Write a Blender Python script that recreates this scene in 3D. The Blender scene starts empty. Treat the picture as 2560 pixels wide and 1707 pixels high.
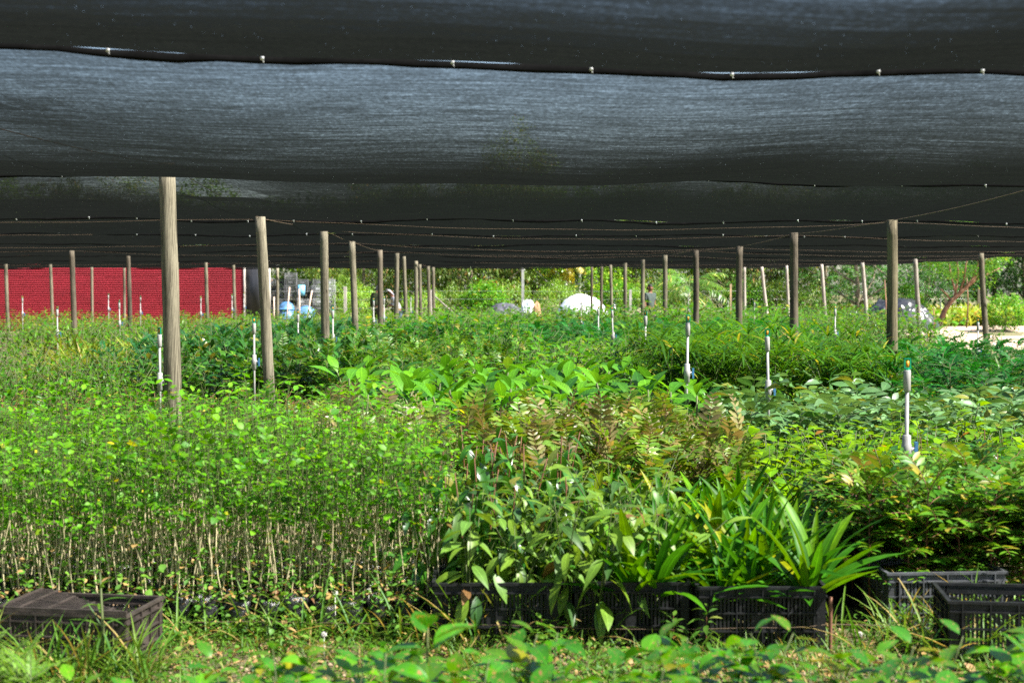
import bpy, math, random
import numpy as np
from mathutils import Vector, Matrix, noise as mnoise

R = random.Random(11)
rad = math.radians
PI = math.pi
scene = bpy.context.scene
COL = scene.collection

# ------------------------------------------------------------------ camera
F = 3556.0                      # focal length in pixels of the 2560 px wide photograph
CAMZ = 1.6
PITCH = rad(2.02)
cam = bpy.data.cameras.new('camera')
cam.sensor_width = 36.0
cam.lens = 36.0 * F / 2560.0
cam.clip_start = 0.05
cam.clip_end = 900.0
cam.dof.use_dof = True
cam.dof.focus_distance = 12.0
cam.dof.aperture_fstop = 3.4
camo = bpy.data.objects.new('camera', cam)
COL.objects.link(camo)
camo.location = (0, 0, CAMZ)
camo.rotation_euler = (rad(90) - PITCH, 0, 0)
scene.camera = camo

# ------------------------------------------------------------------ world, sun, exposure
SUN_EL, SUN_ROT = rad(50), rad(111)
world = bpy.data.worlds.new('World')
scene.world = world
world.use_nodes = True
wn = world.node_tree
wn.nodes.clear()
wo = wn.nodes.new('ShaderNodeOutputWorld')
wb = wn.nodes.new('ShaderNodeBackground')
ws = wn.nodes.new('ShaderNodeTexSky')
ws.sky_type = 'NISHITA'
ws.sun_disc = False
ws.sun_elevation = SUN_EL
ws.sun_rotation = SUN_ROT
ws.dust_density = 1.5
wb.inputs['Strength'].default_value = 0.075
wn.links.new(ws.outputs[0], wb.inputs[0])
wn.links.new(wb.outputs[0], wo.inputs[0])
sun = bpy.data.lights.new('sun', 'SUN')
sun.energy = 5.0
sun.angle = rad(0.5)
sun.color = (1.0, 0.965, 0.90)
suno = bpy.data.objects.new('sun', sun)
COL.objects.link(suno)
suno.rotation_euler = (rad(90) - SUN_EL, 0, PI - SUN_ROT)
suno.location = (0, 0, 20)
scene.view_settings.view_transform = 'Standard'
scene.view_settings.look = 'None'
scene.view_settings.gamma = 1.0
scene.view_settings.use_curve_mapping = False
scene.view_settings.exposure = 2.0
scene.render.engine = 'CYCLES'
cy = scene.cycles
cy.max_bounces = 8
cy.diffuse_bounces = 3
cy.glossy_bounces = 2
cy.transmission_bounces = 4
cy.transparent_max_bounces = 12
cy.caustics_reflective = False
cy.caustics_refractive = False
cy.sample_clamp_indirect = 4.0
cy.use_denoising = False
try:
    cy.denoising_prefilter = 'ACCURATE'
    cy.denoising_input_passes = 'RGB_ALBEDO_NORMAL'
except Exception:
    pass

# ------------------------------------------------------------------ helpers
SP, CP = math.sin(PITCH), math.cos(PITCH)

def at(px, py, d):
    """the point of the place that stands d metres in front of the camera behind photo pixel (px, py)"""
    x = (px - 1280.0) / F
    y = (853.5 - py) / F
    s = d / (CP + y * SP)
    return Vector((x * s, d, CAMZ + s * (-SP + y * CP)))

def xat(px, d):
    return at(px, 728, d).x

def tag(o, label=None, cat=None, group=None, kind=None):
    if label: o['label'] = label
    if cat: o['category'] = cat
    if group: o['group'] = group
    if kind: o['kind'] = kind
    return o

def T(x, y, z): return np.array(Matrix.Translation((x, y, z)))
def RX(a): return np.array(Matrix.Rotation(a, 4, 'X'))
def RY(a): return np.array(Matrix.Rotation(a, 4, 'Y'))
def RZ(a): return np.array(Matrix.Rotation(a, 4, 'Z'))
def SC(x, y=None, z=None):
    y = x if y is None else y
    z = x if z is None else z
    return np.diag([x, y, z, 1.0])

class Geo:
    """collects vertices, faces, uvs and material slots for ONE mesh"""
    def __init__(self):
        self.v = []; self.uv = []; self.n = 0
        self.f = []                      # list of (array KxN, material)
    def add(self, V, faces, mat=0, M=None, UV=None):
        V = np.asarray(V, float)
        if M is not None:
            V = V @ M[:3, :3].T + M[:3, 3]
        self.v.append(V)
        self.uv.append(np.zeros((len(V), 2)) if UV is None else UV)
        for fa in faces:
            if len(fa):
                self.f.append((np.asarray(fa, int) + self.n, mat))
        self.n += len(V)
    def leaf(self, L, M, mat=1):
        self.add(L[0], L[1], mat, M, L[2])
    def tube(self, pts, rads, sides=6, mat=0, cap=True):
        pts = [np.array(p, float) for p in pts]
        n = len(pts)
        V = []
        for i, p in enumerate(pts):
            t = pts[min(i + 1, n - 1)] - pts[max(i - 1, 0)]
            t = t / (np.linalg.norm(t) + 1e-9)
            a = np.array([1.0, 0, 0]) if abs(t[0]) < 0.8 else np.array([0, 1.0, 0])
            u = np.cross(t, a); u /= np.linalg.norm(u)
            w = np.cross(t, u)
            for k in range(sides):
                an = 2 * PI * k / sides
                V.append(p + rads[i] * (math.cos(an) * u + math.sin(an) * w))
        q = []
        for i in range(n - 1):
            for k in range(sides):
                a0 = i * sides + k; b0 = i * sides + (k + 1) % sides
                q.append((a0, b0, b0 + sides, a0 + sides))
        faces = [np.array(q)]
        if cap:
            faces.append(np.array([[(n - 1) * sides + k for k in range(sides)]]))
            faces.append(np.array([[sides - 1 - k for k in range(sides)]]))
        self.add(V, faces, mat)
    def box(self, x0, x1, y0, y1, z0, z1, mat=0, M=None):
        V = [(x0, y0, z0), (x1, y0, z0), (x1, y1, z0), (x0, y1, z0), (x0, y0, z1), (x1, y0, z1), (x1, y1, z1), (x0, y1, z1)]
        q = [(0, 3, 2, 1), (4, 5, 6, 7), (0, 1, 5, 4), (1, 2, 6, 5), (2, 3, 7, 6), (3, 0, 4, 7)]
        self.add(V, [np.array(q)], mat, M)
    def grid(self, P, nu, nv, mat=0, UV=None):
        idx = np.arange(nu * nv).reshape(nu, nv)
        q = np.stack([idx[:-1, :-1], idx[1:, :-1], idx[1:, 1:], idx[:-1, 1:]], -1).reshape(-1, 4)
        self.add(P, [q], mat, None, UV)
    def mesh(self, name, mats, smooth=True):
        V = np.concatenate(self.v); UV = np.concatenate(self.uv)
        loops = np.concatenate([f.ravel() for f, m in self.f])
        sizes = np.concatenate([np.full(len(f), f.shape[1]) for f, m in self.f])
        mi = np.concatenate([np.full(len(f), m) for f, m in self.f])
        me = bpy.data.meshes.new(name)
        me.vertices.add(len(V)); me.vertices.foreach_set('co', V.astype(np.float32).ravel())
        me.loops.add(len(loops)); me.loops.foreach_set('vertex_index', loops.astype(np.int32))
        me.polygons.add(len(sizes))
        st = np.concatenate([[0], np.cumsum(sizes)[:-1]])
        me.polygons.foreach_set('loop_start', st.astype(np.int32))
        me.polygons.foreach_set('material_index', mi.astype(np.int32))
        me.polygons.foreach_set('use_smooth', np.full(len(sizes), smooth))
        ul = me.uv_layers.new(name='UVMap')
        ul.data.foreach_set('uv', UV[loops].astype(np.float32).ravel())
        me.update(calc_edges=True)
        for m in mats: me.materials.append(m)
        return me
    def obj(self, name, mats, parent=None, smooth=True):
        if not isinstance(mats, (list, tuple)): mats = [mats]
        o = bpy.data.objects.new(name, self.mesh(name, mats, smooth))
        COL.objects.link(o)
        if parent is not None: o.parent = parent
        return o

def empty(name, loc=(0, 0, 0), rz=0):
    o = bpy.data.objects.new(name, None)
    o.empty_display_size = 0.1
    COL.objects.link(o)
    o.location = loc
    o.rotation_euler = (0, 0, rz)
    return o

KIDS = {}
def kids_of(o):
    return KIDS.get(o.name, [])

def register(root):
    for ch in bpy.data.objects:
        if ch.parent is not None:
            KIDS.setdefault(ch.parent.name, [])

def copy_tree(o, kids, loc=None, rz=None, sc=None, tilt=(0, 0)):
    """a copy of a thing with copies of its parts; kids = [(part, [sub-parts])]"""
    c = o.copy(); COL.objects.link(c)
    if loc is not None: c.location = loc
    c.rotation_euler = (tilt[0], tilt[1], rz if rz is not None else o.rotation_euler.z)
    if sc is not None: c.scale = sc if hasattr(sc, '__len__') else (sc, sc, sc)
    for ch, sub in kids:
        d = ch.copy(); COL.objects.link(d); d.parent = c
        for g in sub:
            e = g.copy(); COL.objects.link(e); e.parent = d
    return c

# ------------------------------------------------------------------ materials
def nmat(name):
    m = bpy.data.materials.new(name)
    m.use_nodes = True
    nt = m.node_tree
    b = nt.nodes['Principled BSDF']
    return m, nt, b

def N(nt, typ, **kw):
    n = nt.nodes.new(typ)
    for k, v in kw.items():
        if k.startswith('i_'):
            n.inputs[k[2:].replace('_', ' ')].default_value = v
        else:
            setattr(n, k, v)
    return n

def ramp(nt, stops, interp='LINEAR'):
    r = nt.nodes.new('ShaderNodeValToRGB')
    r.color_ramp.interpolation = interp
    e = r.color_ramp.elements
    while len(e) < len(stops): e.new(0.5)
    for i, (p, c) in enumerate(stops):
        e[i].position = p
        e[i].color = (c[0], c[1], c[2], 1)
    return r

def math_node(nt, op, a=None, b=None, c=None):
    n = nt.nodes.new('ShaderNodeMath'); n.operation = op
    for i, x in enumerate((a, b, c)):
        if x is None: continue
        if isinstance(x, (int, float)): n.inputs[i].default_value = x
        else: nt.links.new(x, n.inputs[i])
    return n.outputs[0]

def leaf_mat(name, stops, transl=0.4, rough=0.42, vein='mid', spots=False, spec=0.32, tboost=1.7):
    """leaf: colour varies from leaf to leaf, light passes through the blade"""
    m, nt, b = nmat(name)
    L = nt.links
    geo = N(nt, 'ShaderNodeNewGeometry')
    oi = N(nt, 'ShaderNodeObjectInfo')
    fr = math_node(nt, 'FRACT', math_node(nt, 'ADD', geo.outputs['Random Per Island'], oi.outputs['Random']))
    r = ramp(nt, stops)
    L.new(fr, r.inputs[0])
    col = r.outputs[0]
    # plant to plant value shift
    hsv = N(nt, 'ShaderNodeHueSaturation')
    pv = math_node(nt, 'MULTIPLY_ADD', oi.outputs['Random'], 0.62, 0.66)
    L.new(pv, hsv.inputs['Value']); L.new(col, hsv.inputs['Color'])
    hsv.inputs['Saturation'].default_value = 1.08
    col = hsv.outputs[0]
    uv = N(nt, 'ShaderNodeUVMap')
    sep = N(nt, 'ShaderNodeSeparateXYZ'); L.new(uv.outputs[0], sep.inputs[0])
    au = math_node(nt, 'ABSOLUTE', sep.outputs[0])
    if vein:
        if vein == 'ribs':
            s = math_node(nt, 'SINE', math_node(nt, 'MULTIPLY', math_node(nt, 'SUBTRACT', sep.outputs[1], math_node(nt, 'MULTIPLY', au, 0.12)), 75.0))
            k = math_node(nt, 'MULTIPLY_ADD', s, 0.14, 1.0)
        elif vein == 'pleat':
            s = math_node(nt, 'SINE', math_node(nt, 'MULTIPLY', au, 18.0))
            k = math_node(nt, 'MULTIPLY_ADD', s, 0.2, 1.0)
        else:
            k = math_node(nt, 'ADD', 1.0, 0.0)
        mid = math_node(nt, 'LESS_THAN', au, 0.07)
        k = math_node(nt, 'ADD', k, math_node(nt, 'MULTIPLY', mid, 0.5))
        mx = N(nt, 'ShaderNodeVectorMath', operation='SCALE')
        L.new(col, mx.inputs[0]); L.new(k, mx.inputs['Scale'])
        col = mx.outputs[0]
    tc = N(nt, 'ShaderNodeTexCoord')
    nz = N(nt, 'ShaderNodeTexNoise', i_Scale=14.0, i_Detail=3.0)
    L.new(tc.outputs['Object'], nz.inputs['Vector'])
    sc2 = N(nt, 'ShaderNodeVectorMath', operation='SCALE')
    L.new(col, sc2.inputs[0])
    L.new(math_node(nt, 'MULTIPLY_ADD', nz.outputs[0], 0.7, 0.65), sc2.inputs['Scale'])
    col = sc2.outputs[0]
    if spots:
        n2 = N(nt, 'ShaderNodeTexNoise', i_Scale=9.0, i_Detail=5.0)
        ad = N(nt, 'ShaderNodeVectorMath', operation='ADD')
        L.new(tc.outputs['Object'], ad.inputs[0]); L.new(oi.outputs['Location'], ad.inputs[1])
        L.new(ad.outputs[0], n2.inputs['Vector'])
        sr = ramp(nt, [(0.60, (0, 0, 0)), (0.66, (1, 1, 1))])
        L.new(n2.outputs[0], sr.inputs[0])
        mixc = N(nt, 'ShaderNodeMixRGB')
        L.new(sr.outputs[0], mixc.inputs[0]); L.new(col, mixc.inputs[1])
        mixc.inputs[2].default_value = (0.36, 0.17, 0.07, 1)
        col = mixc.outputs[0]
    L.new(col, b.inputs['Base Color'])
    b.inputs['Roughness'].default_value = rough
    b.inputs['Specular IOR Level'].default_value = spec
    tb = N(nt, 'ShaderNodeBsdfTranslucent')
    tcl = N(nt, 'ShaderNodeVectorMath', operation='MULTIPLY')
    L.new(col, tcl.inputs[0]); tcl.inputs[1].default_value = (tboost * 1.25, tboost * 1.05, tboost * 0.5)
    L.new(tcl.outputs[0], tb.inputs[0])
    mix = N(nt, 'ShaderNodeMixShader'); mix.inputs[0].default_value = transl * 0.72
    L.new(b.outputs[0], mix.inputs[1]); L.new(tb.outputs[0], mix.inputs[2])
    out = nt.nodes['Material Output']
    L.new(mix.outputs[0], out.inputs[0])
    return m

def plain(name, col, rough=0.6, var=0.25, scale=8.0, spec=0.4, metal=0.0, stretch=(1, 1, 1), bump=0.0, col2=None):
    m, nt, b = nmat(name)
    L = nt.links
    tc = N(nt, 'ShaderNodeTexCoord')
    oi = N(nt, 'ShaderNodeObjectInfo')
    mp = N(nt, 'ShaderNodeMapping'); mp.inputs['Scale'].default_value = stretch
    ad = N(nt, 'ShaderNodeVectorMath', operation='ADD')
    L.new(tc.outputs['Object'], ad.inputs[0]); 
    sv = N(nt, 'ShaderNodeVectorMath', operation='SCALE'); sv.inputs['Scale'].default_value = 7.0
    cmb = N(nt, 'ShaderNodeCombineXYZ'); L.new(oi.outputs['Random'], cmb.inputs[0]); L.new(oi.outputs['Random'], cmb.inputs[1])
    L.new(cmb.outputs[0], sv.inputs[0]); L.new(sv.outputs[0], ad.inputs[1])
    L.new(ad.outputs[0], mp.inputs[0])
    nz = N(nt, 'ShaderNodeTexNoise', i_Scale=scale, i_Detail=6.0, i_Roughness=0.6)
    L.new(mp.outputs[0], nz.inputs['Vector'])
    c2 = col2 or tuple(c * (1 - var) * 0.8 for c in col)
    r = ramp(nt, [(0.3, c2), (0.65, tuple(min(1, c * (1 + var * 0.5)) for c in col))])
    L.new(nz.outputs[0], r.inputs[0]); L.new(r.outputs[0], b.inputs['Base Color'])
    b.inputs['Roughness'].default_value = rough
    b.inputs['Specular IOR Level'].default_value = spec
    b.inputs['Metallic'].default_value = metal
    if bump:
        bp = N(nt, 'ShaderNodeBump', i_Strength=bump, i_Distance=0.02)
        L.new(nz.outputs[0], bp.inputs['Height']); L.new(bp.outputs[0], b.inputs['Normal'])
    return m

def wood_mat(name, light, dark, stripes=38.0):
    m, nt, b = nmat(name)
    L = nt.links
    tc = N(nt, 'ShaderNodeTexCoord'); oi = N(nt, 'ShaderNodeObjectInfo')
    sv = N(nt, 'ShaderNodeVectorMath', operation='SCALE'); sv.inputs['Scale'].default_value = 13.0
    cmb = N(nt, 'ShaderNodeCombineXYZ')
    for i in range(3): L.new(oi.outputs['Random'], cmb.inputs[i])
    L.new(cmb.outputs[0], sv.inputs[0])
    ad = N(nt, 'ShaderNodeVectorMath', operation='ADD'); L.new(tc.outputs['Object'], ad.inputs[0]); L.new(sv.outputs[0], ad.inputs[1])
    mp = N(nt, 'ShaderNodeMapping'); mp.inputs['Scale'].default_value = (1, 1, 0.045)
    L.new(ad.outputs[0], mp.inputs[0])
    grain = N(nt, 'ShaderNodeTexNoise', i_Scale=70.0, i_Detail=6.0, i_Roughness=0.7); L.new(mp.outputs[0], grain.inputs['Vector'])
    mp2 = N(nt, 'ShaderNodeMapping'); mp2.inputs['Scale'].default_value = (1, 1, 0.2); L.new(ad.outputs[0], mp2.inputs[0])
    broad = N(nt, 'ShaderNodeTexNoise', i_Scale=5.0, i_Detail=4.0); L.new(mp2.outputs[0], broad.inputs['Vector'])
    # growth rings cut tangentially: arches
    wv = N(nt, 'ShaderNodeTexWave', wave_type='RINGS', rings_direction='Y')
    wv.inputs['Scale'].default_value = 9.0; wv.inputs['Distortion'].default_value = 3.0; wv.inputs['Detail'].default_value = 2.0
    mp3 = N(nt, 'ShaderNodeMapping'); mp3.inputs['Scale'].default_value = (3.0, 1, 0.55); L.new(ad.outputs[0], mp3.inputs[0]); L.new(mp3.outputs[0], wv.inputs['Vector'])
    g = math_node(nt, 'ADD', math_node(nt, 'MULTIPLY', grain.outputs[0], 0.55), math_node(nt, 'MULTIPLY', broad.outputs[0], 0.45))
    g = math_node(nt, 'ADD', g, math_node(nt, 'MULTIPLY', wv.outputs['Fac'], 0.10))
    r = ramp(nt, [(0.40, tuple(c * 0.35 for c in dark)), (0.5, dark), (0.585, light), (0.72, tuple(min(1, c * 1.2) for c in light))])
    L.new(g, r.inputs[0])
    # knots
    vo = N(nt, 'ShaderNodeTexVoronoi', i_Scale=3.2); mp4 = N(nt, 'ShaderNodeMapping'); mp4.inputs['Scale'].default_value = (1.6, 1.6, 0.8)
    L.new(ad.outputs[0], mp4.inputs[0]); L.new(mp4.outputs[0], vo.inputs['Vector'])
    kr = ramp(nt, [(0.05, (0.16, 0.13, 0.11)), (0.085, (0.8, 0.8, 0.8)), (0.11, (1, 1, 1))]); L.new(vo.outputs['Distance'], kr.inputs[0])
    mx = N(nt, 'ShaderNodeMixRGB', blend_type='MULTIPLY'); mx.inputs[0].default_value = 0.9
    L.new(r.outputs[0], mx.inputs[1]); L.new(kr.outputs[0], mx.inputs[2])
    L.new(mx.outputs[0], b.inputs['Base Color'])
    b.inputs['Roughness'].default_value = 0.85
    b.inputs['Specular IOR Level'].default_value = 0.2
    bp = N(nt, 'ShaderNodeBump', i_Strength=0.6, i_Distance=0.006); L.new(g, bp.inputs['Height']); L.new(bp.outputs[0], b.inputs['Normal'])
    return m

def net_mat(name, k0=0.33, bright=(0.013, 0.0145, 0.014), tone=1.0):
    """knitted black shade cloth: the flatter one looks across it, the more its threads close the holes"""
    m, nt, b = nmat(name)
    L = nt.links
    geo = N(nt, 'ShaderNodeNewGeometry')
    tc = N(nt, 'ShaderNodeTexCoord')
    dt = N(nt, 'ShaderNodeVectorMath', operation='DOT_PRODUCT')
    L.new(geo.outputs['Incoming'], dt.inputs[0]); L.new(geo.outputs['True Normal'], dt.inputs[1])
    c = math_node(nt, 'MAXIMUM', math_node(nt, 'ABSOLUTE', dt.outputs['Value']), 0.03)
    mp = N(nt, 'ShaderNodeMapping'); mp.inputs['Scale'].default_value = (0.9, 9.0, 1.0); L.new(tc.outputs['Object'], mp.inputs[0])
    st = N(nt, 'ShaderNodeTexNoise', i_Scale=3.2, i_Detail=6.0, i_Roughness=0.72); L.new(mp.outputs[0], st.inputs['Vector'])
    mpb = N(nt, 'ShaderNodeMapping'); mpb.inputs['Scale'].default_value = (3.4, 2.2, 1.0); L.new(tc.outputs['Object'], mpb.inputs[0])
    fi = N(nt, 'ShaderNodeTexNoise', i_Scale=14.0, i_Detail=3.0, i_Roughness=0.8); L.new(mpb.outputs[0], fi.inputs['Vector'])
    big = N(nt, 'ShaderNodeTexNoise', i_Scale=0.35, i_Detail=2.0); L.new(tc.outputs['Object'], big.inputs['Vector'])
    kk = math_node(nt, 'ADD', math_node(nt, 'MULTIPLY_ADD', st.outputs[0], 2.0, -0.45), math_node(nt, 'MULTIPLY_ADD', fi.outputs[0], 1.6, -0.42))
    kk = math_node(nt, 'ADD', kk, math_node(nt, 'MULTIPLY_ADD', big.outputs[0], 1.0, -0.48))
    k = math_node(nt, 'MULTIPLY', kk, k0)          # mean about k0
    k = math_node(nt, 'MAXIMUM', k, 0.45 * k0)
    tr = math_node(nt, 'EXPONENT', math_node(nt, 'MULTIPLY', math_node(nt, 'DIVIDE', k, math_node(nt, 'POWER', c, 1.3)), -1.0))
    # knit pin holes
    vo = N(nt, 'ShaderNodeTexVoronoi', i_Scale=26.0); L.new(tc.outputs['Object'], vo.inputs['Vector'])
    hole = math_node(nt, 'LESS_THAN', vo.outputs['Distance'], 0.06)
    cs = N(nt, 'ShaderNodeSeparateColor'); L.new(vo.outputs['Color'], cs.inputs[0])
    hole = math_node(nt, 'MULTIPLY', hole, math_node(nt, 'GREATER_THAN', cs.outputs[0], 0.66))
    tr = math_node(nt, 'MAXIMUM', tr, math_node(nt, 'MULTIPLY', hole, 0.6))
    col = ramp(nt, [(0.3, tuple(x * 0.45 for x in bright)), (0.7, tuple(x * 1.9 for x in bright))])
    L.new(math_node(nt, 'MULTIPLY', math_node(nt, 'ADD', fi.outputs[0], st.outputs[0]), 0.5), col.inputs[0])
    L.new(col.outputs[0], b.inputs['Base Color'])
    b.inputs['Roughness'].default_value = 0.6
    b.inputs['Specular IOR Level'].default_value = 0.0
    bp = N(nt, 'ShaderNodeBump', i_Strength=0.5, i_Distance=0.01); L.new(fi.outputs[0], bp.inputs['Height']); L.new(bp.outputs[0], b.inputs['Normal'])
    tl = N(nt, 'ShaderNodeBsdfTranslucent')
    tls = N(nt, 'ShaderNodeVectorMath', operation='SCALE'); tls.inputs['Scale'].default_value = 1.0; L.new(col.outputs[0], tls.inputs[0]); L.new(tls.outputs[0], tl.inputs[0])
    m1 = N(nt, 'ShaderNodeMixShader'); m1.inputs[0].default_value = 0.2
    L.new(b.outputs[0], m1.inputs[1]); L.new(tl.outputs[0], m1.inputs[2])
    tp = N(nt, 'ShaderNodeBsdfTransparent')
    m2 = N(nt, 'ShaderNodeMixShader'); L.new(tr, m2.inputs[0]); L.new(m1.outputs[0], m2.inputs[1]); L.new(tp.outputs[0], m2.inputs[2])
    L.new(m2.outputs[0], nt.nodes['Material Output'].inputs[0])
    return m

NETM = net_mat('shade_cloth')
WOOD = wood_mat('weathered_wood', (0.23, 0.205, 0.145), (0.115, 0.10, 0.07))
WOOD_D = wood_mat('dark_weathered_wood', (0.15, 0.125, 0.09), (0.07, 0.058, 0.043))
WOOD_P = wood_mat('pale_grey_wood', (0.46, 0.41, 0.36), (0.32, 0.28, 0.24))
WIRE = plain('rusty_wire', (0.16, 0.11, 0.07), 0.6, metal=0.2)
HEM = plain('black_hem', (0.010, 0.010, 0.010), 1.0, spec=0.0)
TIE = plain('white_tie', (0.85, 0.87, 0.9), 0.4)
PVC = plain('white_pvc', (0.40, 0.39, 0.37), 0.5, var=0.12, spec=0.5)
BLUE = plain('blue_plastic', (0.07, 0.22, 0.42), 0.35)
GREENP = plain('green_plastic', (0.0, 0.24, 0.11), 0.35, var=0.1)
ORANGE = plain('orange_plastic', (0.85, 0.36, 0.03), 0.4, var=0.1)
CRATE = plain('black_crate_plastic', (0.016, 0.0165, 0.018), 0.5, var=0.4, scale=20, spec=0.3, bump=0.15)
CRATE_G = plain('dusty_grey_crate_plastic', (0.085, 0.09, 0.10), 0.55, var=0.35, scale=14, spec=0.4, bump=0.15)
CRATE_B = plain('brown_dusty_crate_plastic', (0.052, 0.040, 0.034), 0.65, var=0.5, scale=12, bump=0.2)
CRATE_F = plain('faded_crate_plastic', (0.13, 0.13, 0.13), 0.7, var=0.5, scale=5)
CRATE_L = plain('light_faded_crate_plastic', (0.36, 0.36, 0.36), 0.7, var=0.4, scale=5)
POLY = plain('black_poly_bag', (0.018, 0.018, 0.02), 0.28, var=0.4, scale=16, spec=0.7, bump=0.9)
BARK = plain('bark', (0.22, 0.17, 0.12), 0.9, var=0.5, scale=12, stretch=(1, 1, 0.2), bump=0.6)
BARK_R = plain('reddish_bark', (0.21, 0.11, 0.065), 0.85, var=0.4, scale=10, stretch=(1, 1, 0.2), bump=0.5)
BARK_W = plain('pale_bark', (0.55, 0.53, 0.48), 0.85, var=0.4, scale=6, bump=0.4)
STEM = plain('green_stem', (0.10, 0.13, 0.04), 0.6)
STEM_T = plain('tan_stem', (0.58, 0.49, 0.30), 0.7, var=0.4, scale=9.0, col2=(0.30, 0.27, 0.14))
STEM_R = plain('red_brown_stem', (0.17, 0.07, 0.03), 0.6)
DRY = leaf_mat('dry_leaf', [(0, (0.30, 0.17, 0.08)), (0.5, (0.45, 0.31, 0.16)), (1, (0.22, 0.10, 0.05))], 0.2, 0.7, None)
# leaf palettes ------------------------------------------------------
def pal(a, b, c, rare=None, p=0.94):
    s = [(0.0, a), (0.35, b), (0.7, c), (0.86, b)]
    if rare: s += [(p, b), (min(1.0, p + 0.02), rare)]
    else: s += [(1.0, a)]
    return s
LM = {}
LM['seed'] = leaf_mat('seedling_leaf', pal((0.05, 0.16, 0.02), (0.09, 0.25, 0.02), (0.15, 0.32, 0.03), (0.42, 0.38, 0.04), 0.98), 0.5, 0.5)
LM['bronze'] = leaf_mat('bronze_pinnate_leaf', pal((0.14, 0.21, 0.03), (0.08, 0.17, 0.025), (0.20, 0.27, 0.04), (0.24, 0.19, 0.07), 0.90), 0.38, 0.4)
LM['bronzetip'] = leaf_mat('young_bronze_leaf', [(0, (0.20, 0.15, 0.08)), (0.5, (0.23, 0.21, 0.10)), (1, (0.17, 0.19, 0.05))], 0.3, 0.35)
LM['olive'] = leaf_mat('olive_pinnate_leaf', pal((0.09, 0.20, 0.025), (0.05, 0.16, 0.02), (0.16, 0.27, 0.035), (0.28, 0.24, 0.05), 0.93), 0.38, 0.42)
LM['round'] = leaf_mat('yellow_green_round_leaf', pal((0.10, 0.23, 0.02), (0.19, 0.33, 0.025), (0.06, 0.17, 0.02), (0.42, 0.20, 0.06), 0.97), 0.45, 0.36)
LM['lance'] = leaf_mat('drooping_lance_leaf', pal((0.08, 0.17, 0.03), (0.16, 0.26, 0.04), (0.05, 0.13, 0.035), (0.2, 0.11, 0.05), 0.96), 0.36, 0.42, spec=0.35)
LM['dark'] = leaf_mat('dark_glossy_leaf', pal((0.022, 0.09, 0.018), (0.04, 0.13, 0.02), (0.07, 0.18, 0.025), (0.22, 0.22, 0.05), 0.94), 0.28, 0.27, spec=0.6)
LM['strap'] = leaf_mat('pleated_strap_leaf', pal((0.025, 0.10, 0.012), (0.045, 0.15, 0.015), (0.12, 0.25, 0.015), (0.28, 0.30, 0.02), 0.96), 0.4, 0.45, vein='pleat', spec=.2)
LM['big'] = leaf_mat('ribbed_big_leaf', pal((0.07, 0.21, 0.025), (0.12, 0.29, 0.03), (0.05, 0.17, 0.03), (0.2, 0.34, 0.05), 0.95), 0.42, 0.36, vein='ribs')
LM['grey'] = leaf_mat('grey_green_leaf', pal((0.11, 0.22, 0.08), (0.15, 0.27, 0.11), (0.07, 0.17, 0.05), (0.2, 0.22, 0.04), 0.92), 0.3, 0.38, vein='ribs')
LM['feather'] = leaf_mat('feathery_leaf', pal((0.015, 0.10, 0.015), (0.02, 0.14, 0.022), (0.04, 0.19, 0.03)), 0.42, 0.5, None)
LM['feathblue'] = leaf_mat('bluish_feathery_leaf', pal((0.02, 0.09, 0.035), (0.025, 0.12, 0.04), (0.03, 0.14, 0.04)), 0.4, 0.5, None)
LM['creep'] = leaf_mat('creeping_leaf', pal((0.05, 0.16, 0.02), (0.09, 0.23, 0.03), (0.03, 0.11, 0.02), (0.34, 0.17, 0.05), 0.965), 0.42, 0.42)
LM['shrub'] = leaf_mat('shrub_leaf', pal((0.035, 0.13, 0.015), (0.07, 0.20, 0.02), (0.13, 0.25, 0.03), (0.28, 0.28, 0.06), 0.95), 0.42, 0.38)
LM['bright'] = leaf_mat('bright_leaf', pal((0.08, 0.20, 0.02), (0.14, 0.28, 0.03), (0.05, 0.15, 0.02), (0.36, 0.33, 0.04), 0.95), 0.45, 0.4)
LM['grass'] = leaf_mat('grass_blade', pal((0.05, 0.15, 0.02), (0.10, 0.21, 0.03), (0.16, 0.25, 0.05), (0.38, 0.30, 0.12), 0.86), 0.4, 0.45, None)
LM['weed'] = leaf_mat('weed_leaf', pal((0.07, 0.18, 0.03), (0.13, 0.25, 0.04), (0.05, 0.13, 0.03), (0.4, 0.27, 0.12), 0.88), 0.4, 0.5, None)
LM['papyrus'] = leaf_mat('umbrella_sedge_leaf', pal((0.05, 0.15, 0.015), (0.09, 0.21, 0.02), (0.03, 0.1, 0.015), (0.34, 0.34, 0.06), 0.95), 0.4, 0.4, None)
LM['fore'] = leaf_mat('front_glossy_leaf', pal((0.04, 0.15, 0.015), (0.06, 0.20, 0.02), (0.12, 0.26, 0.02), (0.26, 0.26, 0.03), 0.93), 0.36, 0.2, spots=True, spec=0.8)
LM['fern'] = leaf_mat('yellow_green_fern_leaf', pal((0.10, 0.22, 0.03), (0.16, 0.28, 0.04), (0.08, 0.18, 0.03)), 0.45, 0.5, None)
LM['treeA'] = leaf_mat('mango_tree_leaf', pal((0.09, 0.17, 0.035), (0.16, 0.25, 0.06), (0.24, 0.30, 0.09), (0.46, 0.28, 0.11), 0.93), 0.35, 0.33, None)
LM['treeB'] = leaf_mat('light_tree_leaf', pal((0.13, 0.25, 0.03), (0.20, 0.32, 0.05), (0.08, 0.19, 0.03), (0.4, 0.38, 0.08), 0.96), 0.42, 0.35, None)
LM['treeC'] = leaf_mat('dark_tree_leaf', pal((0.03, 0.11, 0.03), (0.06, 0.16, 0.04), (0.10, 0.20, 0.05)), 0.35, 0.4, None)
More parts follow.
